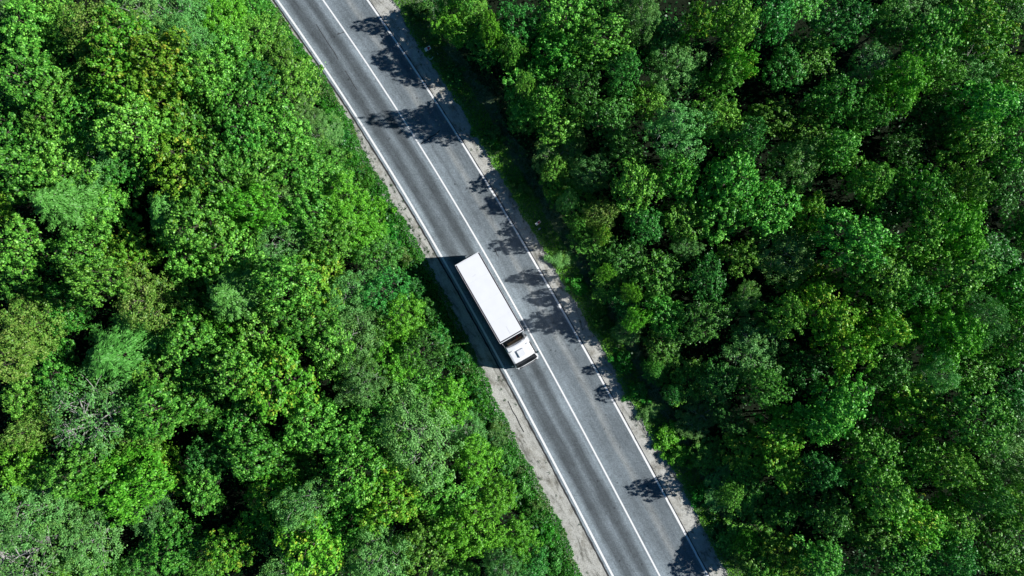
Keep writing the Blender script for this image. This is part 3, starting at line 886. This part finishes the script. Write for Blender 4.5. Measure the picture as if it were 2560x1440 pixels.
# ------------------------------------------------------------------ where the trees stand (photo x, photo y of the crown, crown radius in photo pixels, kind, height)
T = []
def add(lst):
    for t in lst: T.append(t)
add([  # left wood
 (60, 60, 80, 'broad'), (170, 110, 75, 'broad'), (60, 190, 75, 'broad'), (160, 215, 65, 'broad'), (30, 300, 80, 'broad'), (120, 300, 60, 'broad'), (100, 20, 60, 'broad'),
 (240, 60, 75, 'brown'), (350, 30, 75, 'pale'), (445, 35, 80, 'pale'), (485, 105, 55, 'pale'), (560, 45, 60, 'vivid'), (640, 90, 80, 'broad'), (655, 20, 45, 'broad'),
 (290, 105, 80, 'yellow'), (400, 160, 80, 'yellow'), (320, 215, 70, 'yellow'), (400, 250, 90, 'yellow'), (510, 190, 75, 'broad'), (560, 130, 60, 'broad'), (600, 260, 80, 'broad'),
 (700, 160, 60, 'broad'), (740, 230, 75, 'broad'), (760, 290, 45, 'pale'), (790, 340, 50, 'pale'), (640, 200, 55, 'dark'), (690, 330, 75, 'broad'), (610, 350, 70, 'broad'),
 (225, 300, 75, 'broad'), (235, 390, 80, 'pale'), (330, 330, 75, 'broad'), (150, 400, 75, 'broad'), (50, 420, 70, 'broad'), (330, 410, 60, 'broad'), (470, 330, 90, 'broad'),
 (450, 420, 85, 'yellow'), (550, 430, 80, 'broad'), (650, 420, 75, 'broad'), (740, 420, 65, 'broad'), (850, 400, 60, 'broad'), (800, 450, 60, 'broad'),
 (140, 510, 80, 'feather'), (420, 520, 85, 'feather'), (500, 560, 80, 'broad'), (265, 520, 70, 'broad'), (560, 510, 70, 'broad'), (640, 520, 60, 'vivid'), (700, 515, 55, 'pale'),
 (780, 520, 70, 'broad'), (880, 500, 60, 'vivid'), (720, 610, 75, 'pale'), (900, 590, 60, 'vivid'), (820, 600, 65, 'broad'), (950, 640, 55, 'dark'),
 (40, 620, 75, 'broad'), (200, 630, 70, 'broad'), (320, 640, 65, 'yellow'), (240, 700, 60, 'broad'), (480, 640, 65, 'broad'), (590, 640, 75, 'broad'), (590, 740, 90, 'feather'),
 (360, 745, 70, 'brown'), (60, 720, 70, 'broad'), (70, 800, 85, 'brown'), (20, 880, 65, 'brown'), (160, 770, 65, 'broad'), (700, 710, 75, 'broad'), (790, 700, 75, 'yellow'),
 (300, 880, 115, 'feather'), (480, 860, 80, 'broad'), (660, 830, 70, 'broad'), (760, 800, 80, 'broad'), (870, 740, 65, 'pale'), (960, 730, 60, 'dark'), (890, 830, 75, 'pale'),
 (1000, 800, 60, 'vivid'), (820, 880, 65, 'broad'), (980, 900, 65, 'vivid'), (1080, 880, 60, 'dark'), (130, 930, 75, 'broad'), (60, 980, 60, 'broad'),
 (220, 1050, 105, 'sparse'), (390, 1030, 85, 'broad'), (55, 1080, 55, 'brown'), (500, 1000, 75, 'broad'), (600, 930, 75, 'broad'), (700, 960, 95, 'yellow'), (770, 1060, 75, 'broad'),
 (610, 1060, 60, 'broad'), (40, 1170, 65, 'vivid'), (190, 1180, 70, 'broad'), (300, 1215, 95, 'vivid'), (100, 1270, 95, 'pale'), (50, 1390, 100, 'sparse'), (220, 1350, 85, 'pale'),
 (520, 1150, 55, 'dark'), (510, 1230, 55, 'broad'), (640, 1140, 70, 'broad'), (670, 1240, 65, 'yellow'), (755, 1265, 62, 'pale'), (780, 1370, 75, 'yellow'), (580, 1370, 60, 'yellow'),
 (430, 1360, 70, 'broad'), (680, 1330, 50, 'dark'), (900, 960, 60, 'pale'), (850, 1090, 75, 'broad'), (940, 1040, 65, 'broad'), (1040, 1100, 105, 'pale'), (1130, 1000, 60, 'vivid'),
 (1060, 980, 55, 'broad'), (880, 1190, 80, 'broad'), (980, 1240, 75, 'yellow'), (880, 1300, 75, 'broad'), (950, 1390, 75, 'pale'), (1060, 1360, 75, 'broad'), (1110, 1250, 70, 'broad'),
 (1190, 1150, 55, 'vivid'), (1160, 1080, 50, 'pale'), (1240, 1240, 50, 'vivid'), (1180, 1330, 70, 'vivid'), (1290, 1350, 52, 'vivid'), (1260, 1420, 50, 'pale'), (1350, 1410, 45, 'dark'),
])
add([  # right wood
 (1120, 45, 62, 'vivid', 5), (1225, 110, 62, 'broad', 6), (1180, 30, 45, 'broad', 5), (1295, 60, 60, 'dark'), (1420, 40, 85, 'broad'), (1500, 100, 85, 'broad'), (1390, 130, 65, 'broad'),
 (1300, 160, 45, 'dark', 5), (1510, 20, 60, 'broad'), (1600, 40, 60, 'pale'), (1650, 95, 75, 'dark'), (1690, 170, 75, 'pale'), (1740, 60, 50, 'yellow'), (1560, 180, 55, 'dark'),
 (1330, 230, 75, 'broad'), (1300, 290, 50, 'broad'), (1400, 310, 65, 'broad'), (1450, 220, 60, 'dark'), (1400, 385, 75, 'pale'), (1360, 450, 60, 'yellow'), (1530, 290, 70, 'dark'),
 (1620, 250, 55, 'broad'), (1700, 330, 85, 'pale'), (1790, 300, 70, 'broad'), (1800, 200, 60, 'broad'), (1850, 160, 40, 'yellow', 10), (1830, 60, 65, 'broad'), (1930, 50, 70, 'dark'),
 (1480, 430, 55, 'pale'), (1600, 450, 75, 'broad'), (1560, 370, 55, 'dark'), (1690, 440, 60, 'broad'), (1850, 440, 90, 'broad', 11), (1860, 350, 60, 'dark'), (1930, 300, 60, 'broad'),
 (2030, 140, 70, 'broad'), (1960, 170, 60, 'dark'), (2100, 60, 75, 'dark'), (2250, 220, 65, 'vivid', 10), (2180, 160, 60, 'sparse'), (2160, 280, 60, 'broad'), (2080, 250, 65, 'broad'),
 (2020, 320, 70, 'broad'), (2100, 380, 65, 'broad'), (2000, 410, 65, 'pale'), (2220, 60, 60, 'dark'), (2330, 80, 85, 'broad'), (2440, 60, 80, 'yellow'), (2440, 150, 75, 'pale'),
 (2340, 180, 60, 'broad'), (2460, 250, 80, 'broad', 11), (2530, 180, 60, 'broad'), (2350, 300, 70, 'dark'), (2430, 350, 70, 'broad'), (2530, 360, 75, 'broad'), (2260, 370, 60, 'dark'),
 (2170, 450, 60, 'broad'), (1920, 520, 80, 'broad'), (1800, 540, 75, 'broad'), (1700, 540, 65, 'broad'), (1610, 560, 55, 'dark'), (1440, 510, 55, 'broad'), (1500, 530, 50, 'brown'),
 (1490, 610, 60, 'broad'), (1570, 650, 60, 'dark'), (1650, 690, 75, 'broad'), (1720, 620, 38, 'pale', 6), (1960, 640, 80, 'pale'), (2020, 540, 55, 'yellow'), (2130, 590, 90, 'broad', 11),
 (2230, 510, 70, 'dark'), (2320, 480, 70, 'broad'), (2410, 470, 60, 'broad'), (2180, 700, 90, 'broad', 11), (2300, 610, 65, 'broad'), (2400, 580, 75, 'vivid'), (2500, 480, 65, 'dark'),
 (1870, 745, 42, 'pale', 8), (1770, 700, 60, 'dark'), (1850, 640, 50, 'broad'), (1500, 710, 50, 'broad'), (1570, 760, 50, 'dark'), (1670, 790, 60, 'broad'), (1570, 830, 34, 'pale', 3),
 (1760, 800, 65, 'dark'), (1890, 870, 85, 'pale'), (1960, 790, 60, 'broad'), (2060, 790, 75, 'yellow'), (2120, 870, 65, 'yellow'), (2280, 720, 70, 'broad'), (2380, 700, 80, 'broad'),
 (2480, 640, 70, 'dark'), (2540, 720, 70, 'broad'), (2290, 810, 75, 'broad'), (2360, 830, 80, 'vivid'), (2200, 820, 60, 'yellow'), (2450, 800, 65, 'pale'), (2530, 850, 70, 'broad'),
 (1660, 870, 55, 'broad'), (1720, 950, 60, 'broad'), (1640, 930, 45, 'broad'), (1800, 950, 60, 'dark'), (1910, 970, 60, 'broad'), (2010, 920, 60, 'dark'), (2110, 1000, 85, 'broad', 11),
 (2050, 1060, 60, 'broad'), (2220, 920, 65, 'dark'), (2290, 1010, 80, 'yellow'), (2350, 930, 60, 'pale'), (2440, 920, 65, 'broad'), (2440, 1050, 95, 'broad', 11), (2540, 980, 70, 'dark'),
 (1750, 1040, 60, 'pale'), (1830, 1050, 45, 'dark'), (1880, 1115, 75, 'yellow'), (1780, 1130, 55, 'broad'), (1960, 1160, 60, 'yellow'), (1790, 1210, 60, 'pale'), (1870, 1210, 55, 'broad'),
 (2060, 1180, 60, 'dark'), (2170, 1140, 75, 'broad'), (2200, 1230, 75, 'broad'), (2290, 1150, 75, 'broad'), (2380, 1170, 65, 'broad'), (2520, 1150, 75, 'pale'), (2460, 1240, 60, 'dark'),
 (1890, 1320, 95, 'broad', 9), (1960, 1400, 60, 'yellow'), (1850, 1410, 55, 'broad'), (2080, 1290, 60, 'dark'), (2050, 1400, 65, 'broad'), (2170, 1330, 75, 'broad'), (2280, 1290, 75, 'yellow'),
 (2260, 1400, 80, 'broad'), (2380, 1300, 70, 'broad'), (2380, 1400, 70, 'dark'), (2480, 1360, 80, 'broad'), (2540, 1270, 70, 'broad'), (2550, 1430, 70, 'broad'),
])

# how far left the shadows of the right-hand wood reach on the road: (photo y, photo x)
SH = [(-120, 1000), (-30, 960), (10, 960), (30, 905), (50, 868), (75, 880), (95, 965), (120, 975), (150, 930), (180, 985), (200, 1000), (222, 1110), (240, 1110), (255, 1010), (275, 960), (290, 910), (303, 990), (330, 1040), (352, 1130), (368, 1200), (405, 1215), (425, 1185), (455, 1175), (475, 1200), (492, 1265), (512, 1225), (530, 1230), (545, 1290), (566, 1285), (577, 1248), (588, 1262), (606, 1233), (622, 1290), (645, 1385), (668, 1385), (690, 1290), (712, 1420), (740, 1320), (768, 1425), (790, 1350), (820, 1340), (845, 1440), (868, 1490), (895, 1500), (916, 1450), (935, 1520), (958, 1545), (976, 1490), (1000, 1560), (1020, 1600), (1060, 1625), (1100, 1660), (1150, 1690), (1180, 1680), (1198, 1620), (1218, 1568), (1240, 1620), (1258, 1680), (1285, 1740), (1320, 1735), (1340, 1698), (1370, 1690), (1400, 1665), (1440, 1680), (1520, 1760), (1700, 1850)]
SHy = np.array([s[0] for s in SH], float); SHx = np.array([s[1] for s in SH], float)
TAN = math.tan(SUN_EL)
GAPR = lambda y: np.interp(y, [0, 100, 300, 500, 700, 850, 1000, 1200, 1440], [54, 80, 98, 82, 70, 58, 70, 60, 34])
GAPL = lambda y: np.interp(y, [0, 200, 300, 400, 600, 900, 1440], [2, 4, 22, 44, 50, 56, 62])

rnd = random.Random(42)
placed = []        # (x, y, R, kind, h)
def place(px, py, rpx, kind, h=None, clamp=True):
    side = -1 if px < fC(py) else 1
    if clamp and side < 0: px = min(px, float(fVL(py) - GAPL(py)) - rpx * 1.2)
    if clamp and side > 0: px = max(px, float(fVR(py) + GAPR(py)) + rpx * .95)
    fixed = h is not None and h > 9.5
    if h is None:
        h = rnd.uniform(6.3, 11.0)
        dist = abs(px - (fVL(py) if side < 0 else fVR(py))) / 25
        if side < 0: h = min(h, 3.2 + dist * 0.5) * rnd.uniform(.78, 1.22)
    if kind == 'feather': h = min(h * 1.15, 11)
    if side > 0: rpx = rpx * .93
    for _ in range(4):
        zz = h * 0.72
        x, y = g(px, py, zz)
        Rw = rpx / 25 * (CAM_H - zz) / CAM_H
        if side > 0:
            # keep its shadow behind the outline seen on the road
            q = np.linspace(-.85, .85, 9)
            half = np.sqrt(1 - q ** 2) * Rw * .9
            rows = 720 - (y + q * Rw) * 25 + 4 + h * 1.6
            lim = (np.interp(rows, SHy, SHx) - 1280) / 25
            hm = ((x - half - lim) * TAN / .72).min()
            h = min(h, max(hm, 2.0))
    return (x, y, Rw, kind, h, px, py)
# the trees whose shadows reach out over the lane
for (ty, tx, off, rr_, kd) in [(58, 885, 150, 32, 'broad'), (150, 930, 160, 36, 'vivid'), (185, 985, 190, 34, 'broad'), (290, 908, 150, 30, 'broad'), (318, 1010, 190, 44, 'broad'), (445, 1175, 140, 34, 'broad'), (520, 1225, 130, 26, 'pale'),
                               (578, 1246, 120, 22, 'broad'), (607, 1232, 160, 24, 'yellow'), (692, 1280, 120, 22, 'vivid'), (740, 1312, 150, 24, 'vivid'), (800, 1308, 130, 32, 'vivid'), (917, 1448, 110, 22, 'broad'), (977, 1488, 120, 24, 'dark'),
                               (1220, 1565, 130, 36, 'broad'), (1340, 1698, 110, 30, 'vivid'), (1400, 1662, 120, 44, 'broad')]:
    px = float(fVR(ty)) + off
    h = 8.0
    for _ in range(5):
        x, y = g(px, ty, h * .72)
        Rw = rr_ / 25 * (CAM_H - h * .72) / CAM_H
        h = min(12.0, (x - Rw * .6 - (tx - 1280) / 25) * TAN / .93)
    row = ty - h * 1.55 * .9          # the light comes a little from above in the picture
    k = 1 - h * .72 / CAM_H
    wy = (720 - row) / 25
    py_ = 720 - wy * 25 / k
    placed.append((x, wy, Rw, kd, h, px, py_))
for t in T:
    placed.append(place(*t))
# fill the spaces between with lower trees, and a margin round the picture
cands = sorted([(rnd.uniform(-110, 2860), rnd.uniform(-110, 1550)) for _ in range(9000)], key=lambda c: not (-20 < c[0] < 2580 and -20 < c[1] < 1460))
for px, py in cands:
    if len(placed) >= 326: break
    side = -1 if px < fC(py) else 1
    edge = fVL(py) - px if side < 0 else px - fVR(py)
    if edge < (55 if side < 0 else 120): continue
    inside = -20 < px < 2580 and -20 < py < 1460
    sp = 88 if inside else (112 if px > 2560 else 150)
    if any((px - p[5]) ** 2 + (py - p[6]) ** 2 < sp ** 2 for p in placed): continue
    kind = rnd.choice(['broad', 'broad', 'broad', 'dark', 'dark', 'yellow', 'pale', 'vivid'] if inside else ['broad', 'broad', 'pale', 'dark', 'yellow'])
    h = rnd.uniform(4.0, 6.8) if inside else rnd.uniform(7.5, 9.5)
    if side < 0 and edge / 25 < 6: h = 3 + edge / 25 * .5
    placed.append(place(px, py, rnd.uniform(52, 72) if inside else rnd.uniform(75, 95), kind, h))

LOOK = {'broad': 'mid green broadleaf', 'yellow': 'yellow tinged broadleaf', 'dark': 'dark green broadleaf', 'pale': 'pale grey green fine leaved', 'feather': 'feathery blue green', 'vivid': 'vivid green fine leaved', 'brown': 'browning olive', 'sparse': 'pale thin leaved bare twigged'}
NAME = {'broad': 'broadleaf_tree', 'yellow': 'yellowing_tree', 'dark': 'dark_broadleaf_tree', 'pale': 'birch_tree', 'feather': 'feathery_tree', 'vivid': 'fine_leaved_tree', 'brown': 'browning_tree', 'sparse': 'sparse_tree'}
BAND = ['along the top edge', 'level with largest road shadow', 'just below largest road shadow', 'level with lower marker sign', "level with the truck's tail", 'level with truck box middle', "level with the truck's cab", 'just below the truck', 'in second band from bottom', 'along the bottom edge', 'half beyond the top edge', 'half beyond the bottom edge']
ORD = ['nearest', 'second', 'third', 'fourth', 'fifth', 'sixth', 'seventh', 'eighth', 'ninth', 'tenth', 'eleventh', 'twelfth', 'thirteenth', 'fourteenth', 'fifteenth', 'sixteenth', 'seventeenth', 'eighteenth', 'nineteenth', 'twentieth', 'twenty-first', 'twenty-second', 'twenty-third', 'twenty-fourth'] + ['number %d' % q for q in range(25, 60)]
groups = {}
for i, p in enumerate(placed):
    side = 'left' if p[5] < fC(p[6]) else 'right'
    b = 10 if p[6] < -15 else 11 if p[6] > 1455 else int(min(9, max(0, p[6] // 144)))
    groups.setdefault((side, b), []).append((abs(p[5] - float(fC(p[6]))), i))
label_of = {}
for (side, b), lst in groups.items():
    lst.sort()
    for k, (_, i) in enumerate(lst):
        o = ORD[k] if k else 'tree nearest'
        head = LOOK[placed[i][3]]
        label_of[i] = ('%s tree, %s from road on %s, %s' % (head, ORD[k], side, BAND[b])) if k else ('%s tree nearest road on %s, %s' % (head, side, BAND[b]))

for i, (x, y, Rw, kind, h, px, py) in enumerate(placed):
    tm, cm = PROTO[kind][rnd.randrange(len(PROTO[kind]))]
    root = empty(NAME[kind], (x, y, -0.06), rnd.uniform(0, 6.28))
    s = Rw / NOM_R * (1.06 if px < fC(py) else 1.0)
    sz = h / NOM_H
    q = rnd.uniform(.84, 1.17)
    root.scale = (s * q, s / q, sz * rnd.uniform(.96, 1.05))
    tag(root, label_of[i], 'tree', 'forest trees beside the road')
    link_mesh('trunk', tm, root); link_mesh('crown', cm, root)

# ------------------------------------------------------------------ the wood going on outside the picture, one thinned-out mass
rngw = np.random.default_rng(321)
pools = []
for kd in ('broad', 'broad', 'dark', 'yellow', 'pale'):
    for tm_, cm_ in PROTO[kd][:3]:
        v_ = np.empty(len(cm_.vertices) * 3, np.float32); cm_.vertices.foreach_get('co', v_)
        v_ = v_.reshape(-1, 4, 3)
        v_ = v_[rngw.permutation(len(v_))[:1500]].astype(float)
        c_ = v_.mean(1, keepdims=True); v_ = c_ + (v_ - c_) * 2.0
        pools.append(v_)
Vs = []; pts = []
for _ in range(6000):
    qx, qy = rngw.uniform(-1900, 4500), rngw.uniform(-1500, 2950)
    if -215 < qx < 2950 and -215 < qy < 1655: continue
    e_ = float(fVL(qy)) - qx if qx < float(fC(qy)) else qx - float(fVR(qy))
    if e_ < 190: continue
    if any((qx - a) ** 2 + (qy - b) ** 2 < 135 ** 2 for a, b in pts): continue
    pts.append((qx, qy))
    v_ = pools[rngw.integers(len(pools))]
    a_ = rngw.uniform(0, 6.28); sc = rngw.uniform(.95, 1.3)
    hh = min(rngw.uniform(.75, 1.1), .45 + e_ / 25 * .05)
    X_ = (v_[..., 0] * math.cos(a_) - v_[..., 1] * math.sin(a_)) * sc + (qx - 1280) / 25
    Y_ = (v_[..., 0] * math.sin(a_) + v_[..., 1] * math.cos(a_)) * sc + (720 - qy) / 25
    Vs.append(np.stack([X_, Y_, v_[..., 2] * hh], -1).reshape(-1, 3))
o = link_mesh('far_wood', leaf_mesh('far_wood', np.concatenate(Vs), LEAF['broad'])); tag(o, 'green wood going on beyond the edges of the picture', 'wood', kind='stuff')

# ------------------------------------------------------------------ bushes on the verges
def make_bush(seed, mat, ll=.13, lw=.085, n=3600):
    rng = np.random.default_rng(seed)
    k = 26
    cc = rng.normal(size=(k, 3)) * np.array([.42, .42, .12]) ; cc[:, 2] = .55 + .35 * rng.random(k) - .5 * np.linalg.norm(cc[:, :2], axis=1) ** 2 * .5
    cc[:, 2] = np.clip(cc[:, 2], .18, 1)
    j = rng.integers(0, k, n)
    d = norm(rng.normal(size=(n, 3)) + np.array([0, 0, .5]))
    C = cc[j] + d * rng.uniform(.12, .3, (n, 1)); C[:, 2] = np.clip(C[:, 2], .02, 2)
    V = leaf_arrays(C, d + rng.normal(0, .5, (n, 3)), ll * rng.uniform(.6, 1.3, n), lw * rng.uniform(.6, 1.3, n), rng)
    P, F = [], []
    for q in range(k):
        limb(P, F, [(cc[q][0] * .1, cc[q][1] * .1, 0), tuple(cc[q] * np.array([.6, .6, .5])), tuple(cc[q])], .018, .006, 4)
    return np_mesh('bush_stems', np.array(P), 4, np.array(F), BARK), leaf_mesh('bush_leaves', V, mat)
BUSH = {'green': [make_bush(1, LEAF['cover']), make_bush(2, LEAF['cover'])], 'bright': [make_bush(3, LEAF['vivid'])], 'pale': [make_bush(4, LEAF['pale'], .11, .05, 4600)], 'dark': [make_bush(5, LEAF['dark'])]}
BUSHES = [  # photo x, y, radius px, height, look
 (668, 22, 24, .9, 'green'), (715, 95, 24, 1.0, 'green'), (778, 180, 24, 1.0, 'bright'), (838, 290, 24, .9, 'green'), (868, 335, 26, 1.0, 'dark'), (896, 400, 26, .9, 'green'), (935, 452, 24, .8, 'green'), (965, 515, 24, .9, 'bright'),
 (1000, 575, 26, .9, 'green'), (1030, 640, 26, .8, 'green'), (1050, 720, 28, 1.1, 'dark'), (1090, 775, 26, 1.0, 'dark'), (1125, 845, 28, 1.0, 'dark'), (1165, 895, 26, 1.0, 'dark'), (1195, 955, 26, 1.1, 'green'), (1222, 1015, 26, 1.0, 'green'),
 (1258, 1080, 28, .9, 'pale'), (1290, 1150, 26, .8, 'dark'), (1325, 1215, 28, 1.0, 'dark'), (1352, 1262, 28, 1.1, 'green'), (1385, 1330, 28, 1.1, 'green'), (1405, 1400, 30, 1.1, 'dark'),
 (1040, 20, 26, .8, 'dark'), (1075, 90, 22, .6, 'green'), (1130, 190, 26, .7, 'dark'), (1215, 335, 28, .8, 'green'), (1290, 480, 26, .7, 'green'), (1385, 650, 28, .7, 'pale'), (1432, 715, 26, .8, 'green'), (1480, 800, 30, .8, 'green'),
 (1545, 905, 30, .9, 'green'), (1585, 975, 28, .8, 'green'), (1615, 1025, 26, .8, 'pale'), (1662, 1085, 32, 1.0, 'bright'), (1690, 1140, 30, .9, 'bright'), (1740, 1230, 30, .9, 'green'), (1790, 1330, 30, .9, 'dark')]
BL = {'green': 'leafy green', 'bright': 'bright yellow green', 'pale': 'pale olive', 'dark': 'dark green'}
rnd = random.Random(9)
cnt = {'left': 0, 'right': 0}
for (px, py, rp, h, look) in BUSHES:
    side = 'left' if px < fC(py) else 'right'
    nleft = 22 if side == 'left' else 15
    k = cnt[side]; cnt[side] += 1
    nm = ('topmost' if k == 0 else 'lowest' if k == nleft - 1 else ORD[k] + ' from top')
    sm, lm = BUSH[look][rnd.randrange(len(BUSH[look]))]
    x, y = g(px - (20 if side == 'left' else -14), py, .5)
    root = empty('verge_bush', (x, y, -0.06), rnd.uniform(0, 6.28))
    root.scale = (rp / 25 / .85, rp / 25 / .85, h * 1.0)
    tag(root, '%s low bush on the %s verge, %s along that verge' % (BL[look], side, nm), 'bush', 'low bushes on the road verges')
    link_mesh('stems', sm, root); link_mesh('leaves', lm, root)

# ------------------------------------------------------------------ uncountable growth
def scatter_px(n, y0, y1, fn, rng):
    py = rng.uniform(y0, y1, n); return fn(py), py
rng = np.random.default_rng(77)
def blobs(px, py, rng, seed):
    """cheap smooth noise 0..1 over the photo plane"""
    r = np.random.default_rng(seed); v = 0
    for k in range(7):
        a = r.uniform(0, 6.28); f = r.uniform(.012, .075); v = v + np.sin((px * math.cos(a) + py * math.sin(a)) * f + r.uniform(0, 6.28))
    return 1 / (1 + np.exp(-v * .9))
# left verge: dense ground cover with a ragged edge over the gravel
n = 56000
py = rng.uniform(-120, 1560, n); t = rng.random(n) ** 1.15
edge = wig(fVL, 21, 1.5)(py)
px = edge - t * np.interp(py, [0, 300, 450], [44, 60, 88]) + 4
hz = .12 + .75 * blobs(px * 1.6, py * 1.6, rng, 3) * np.clip(t * 5, 0.15, 1)
X = (px - 1280) / 25; Y = (720 - py) / 25
C = np.column_stack([X, Y, hz * rng.uniform(.4, 1, n) - .04])
V = leaf_arrays(C, rng.normal(0, .5, (n, 3)) + np.array([.15, 0, .9]), rng.uniform(.08, .2, n), rng.uniform(.06, .12, n), rng)
o = link_mesh('ground_cover', leaf_mesh('ground_cover', V, LEAF['cover'])); tag(o, 'dense low green ground cover along the left gravel shoulder', 'ground cover', kind='stuff')
# right verge: leafy edge then dry ditch grass
n = 34000
py = rng.uniform(-120, 1560, n); t = rng.random(n) ** 1.2
edge = wig(fVR, 31, 1.7)(py)
px = edge + t * 58 + 4
hz = .1 + .35 * blobs(px, py, rng, 8)
C = np.column_stack([(px - 1280) / 25, (720 - py) / 25, hz * rng.uniform(.3, 1, n) - .04])
V = leaf_arrays(C, rng.normal(0, .5, (n, 3)) + np.array([0, 0, .9]), rng.uniform(.08, .18, n), rng.uniform(.05, .1, n), rng)
o = link_mesh('verge_weeds', leaf_mesh('verge_weeds', V, LEAF['vivid'])); tag(o, 'low green weeds along the right gravel shoulder', 'weeds', kind='stuff')
n = 80000
py = rng.uniform(-120, 1560, n); t = rng.random(n)
px = fVR(py) + 16 + t * 125
C = np.column_stack([(px - 1280) / 25, (720 - py) / 25, rng.uniform(-.02, .16, n)])
Tn = np.column_stack([rng.normal(0, 1, n), rng.normal(0, 1, n), np.abs(rng.normal(0, .6, n)) + .2])
V = leaf_arrays(C, rng.normal(0, .6, (n, 3)) + np.array([0, 0, .7]), rng.uniform(.15, .4, n), rng.uniform(.02, .045, n), rng, T=Tn)
o = link_mesh('ditch_grass', leaf_mesh('ditch_grass', V, LEAF['grass'])); tag(o, 'dry grey green grass in the shaded ditch right of the road', 'grass', kind='stuff')
# undergrowth on the forest floor
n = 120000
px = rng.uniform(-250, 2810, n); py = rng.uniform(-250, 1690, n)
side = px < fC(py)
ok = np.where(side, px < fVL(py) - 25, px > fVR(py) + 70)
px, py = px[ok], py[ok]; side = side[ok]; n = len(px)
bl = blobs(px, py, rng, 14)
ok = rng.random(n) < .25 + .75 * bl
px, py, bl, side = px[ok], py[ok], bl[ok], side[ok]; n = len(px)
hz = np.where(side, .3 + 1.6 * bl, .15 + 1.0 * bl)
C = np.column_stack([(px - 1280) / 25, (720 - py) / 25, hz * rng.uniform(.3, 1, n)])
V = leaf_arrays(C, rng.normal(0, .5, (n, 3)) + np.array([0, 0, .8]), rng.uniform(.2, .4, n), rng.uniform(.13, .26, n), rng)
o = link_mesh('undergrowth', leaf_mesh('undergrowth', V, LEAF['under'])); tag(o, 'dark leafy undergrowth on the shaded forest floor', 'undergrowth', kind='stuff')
# small weeds and tufts strewn on the gravel
n = 260
V = []
py0 = rng.uniform(0, 1440, n); tt = rng.random(n) ** 2.2
onl = rng.random(n) < .75
py0 = np.where(onl & (rng.random(n) < .6), rng.uniform(300, 640, n), py0)
px0 = np.where(onl, fVL(py0) + tt * (lateral(-1.12, py0) - fVL(py0)), fVR(py0) - tt * 30)
m = 16
cx = np.repeat(px0, m) + rng.normal(0, 1.6, n * m); cy = np.repeat(py0, m) + rng.normal(0, 2.2, n * m)
C = np.column_stack([(cx - 1280) / 25, (720 - cy) / 25, rng.uniform(0, .08, n * m)])
V = leaf_arrays(C, rng.normal(0, .6, (n * m, 3)) + np.array([0, 0, .7]), rng.uniform(.06, .13, n * m), rng.uniform(.03, .06, n * m), rng)
o = link_mesh('gravel_weeds', leaf_mesh('gravel_weeds', V, LEAF['under'])); tag(o, 'tiny dark weeds strewn over the gravel shoulders', 'weeds', kind='stuff')
print('trees', len(placed))
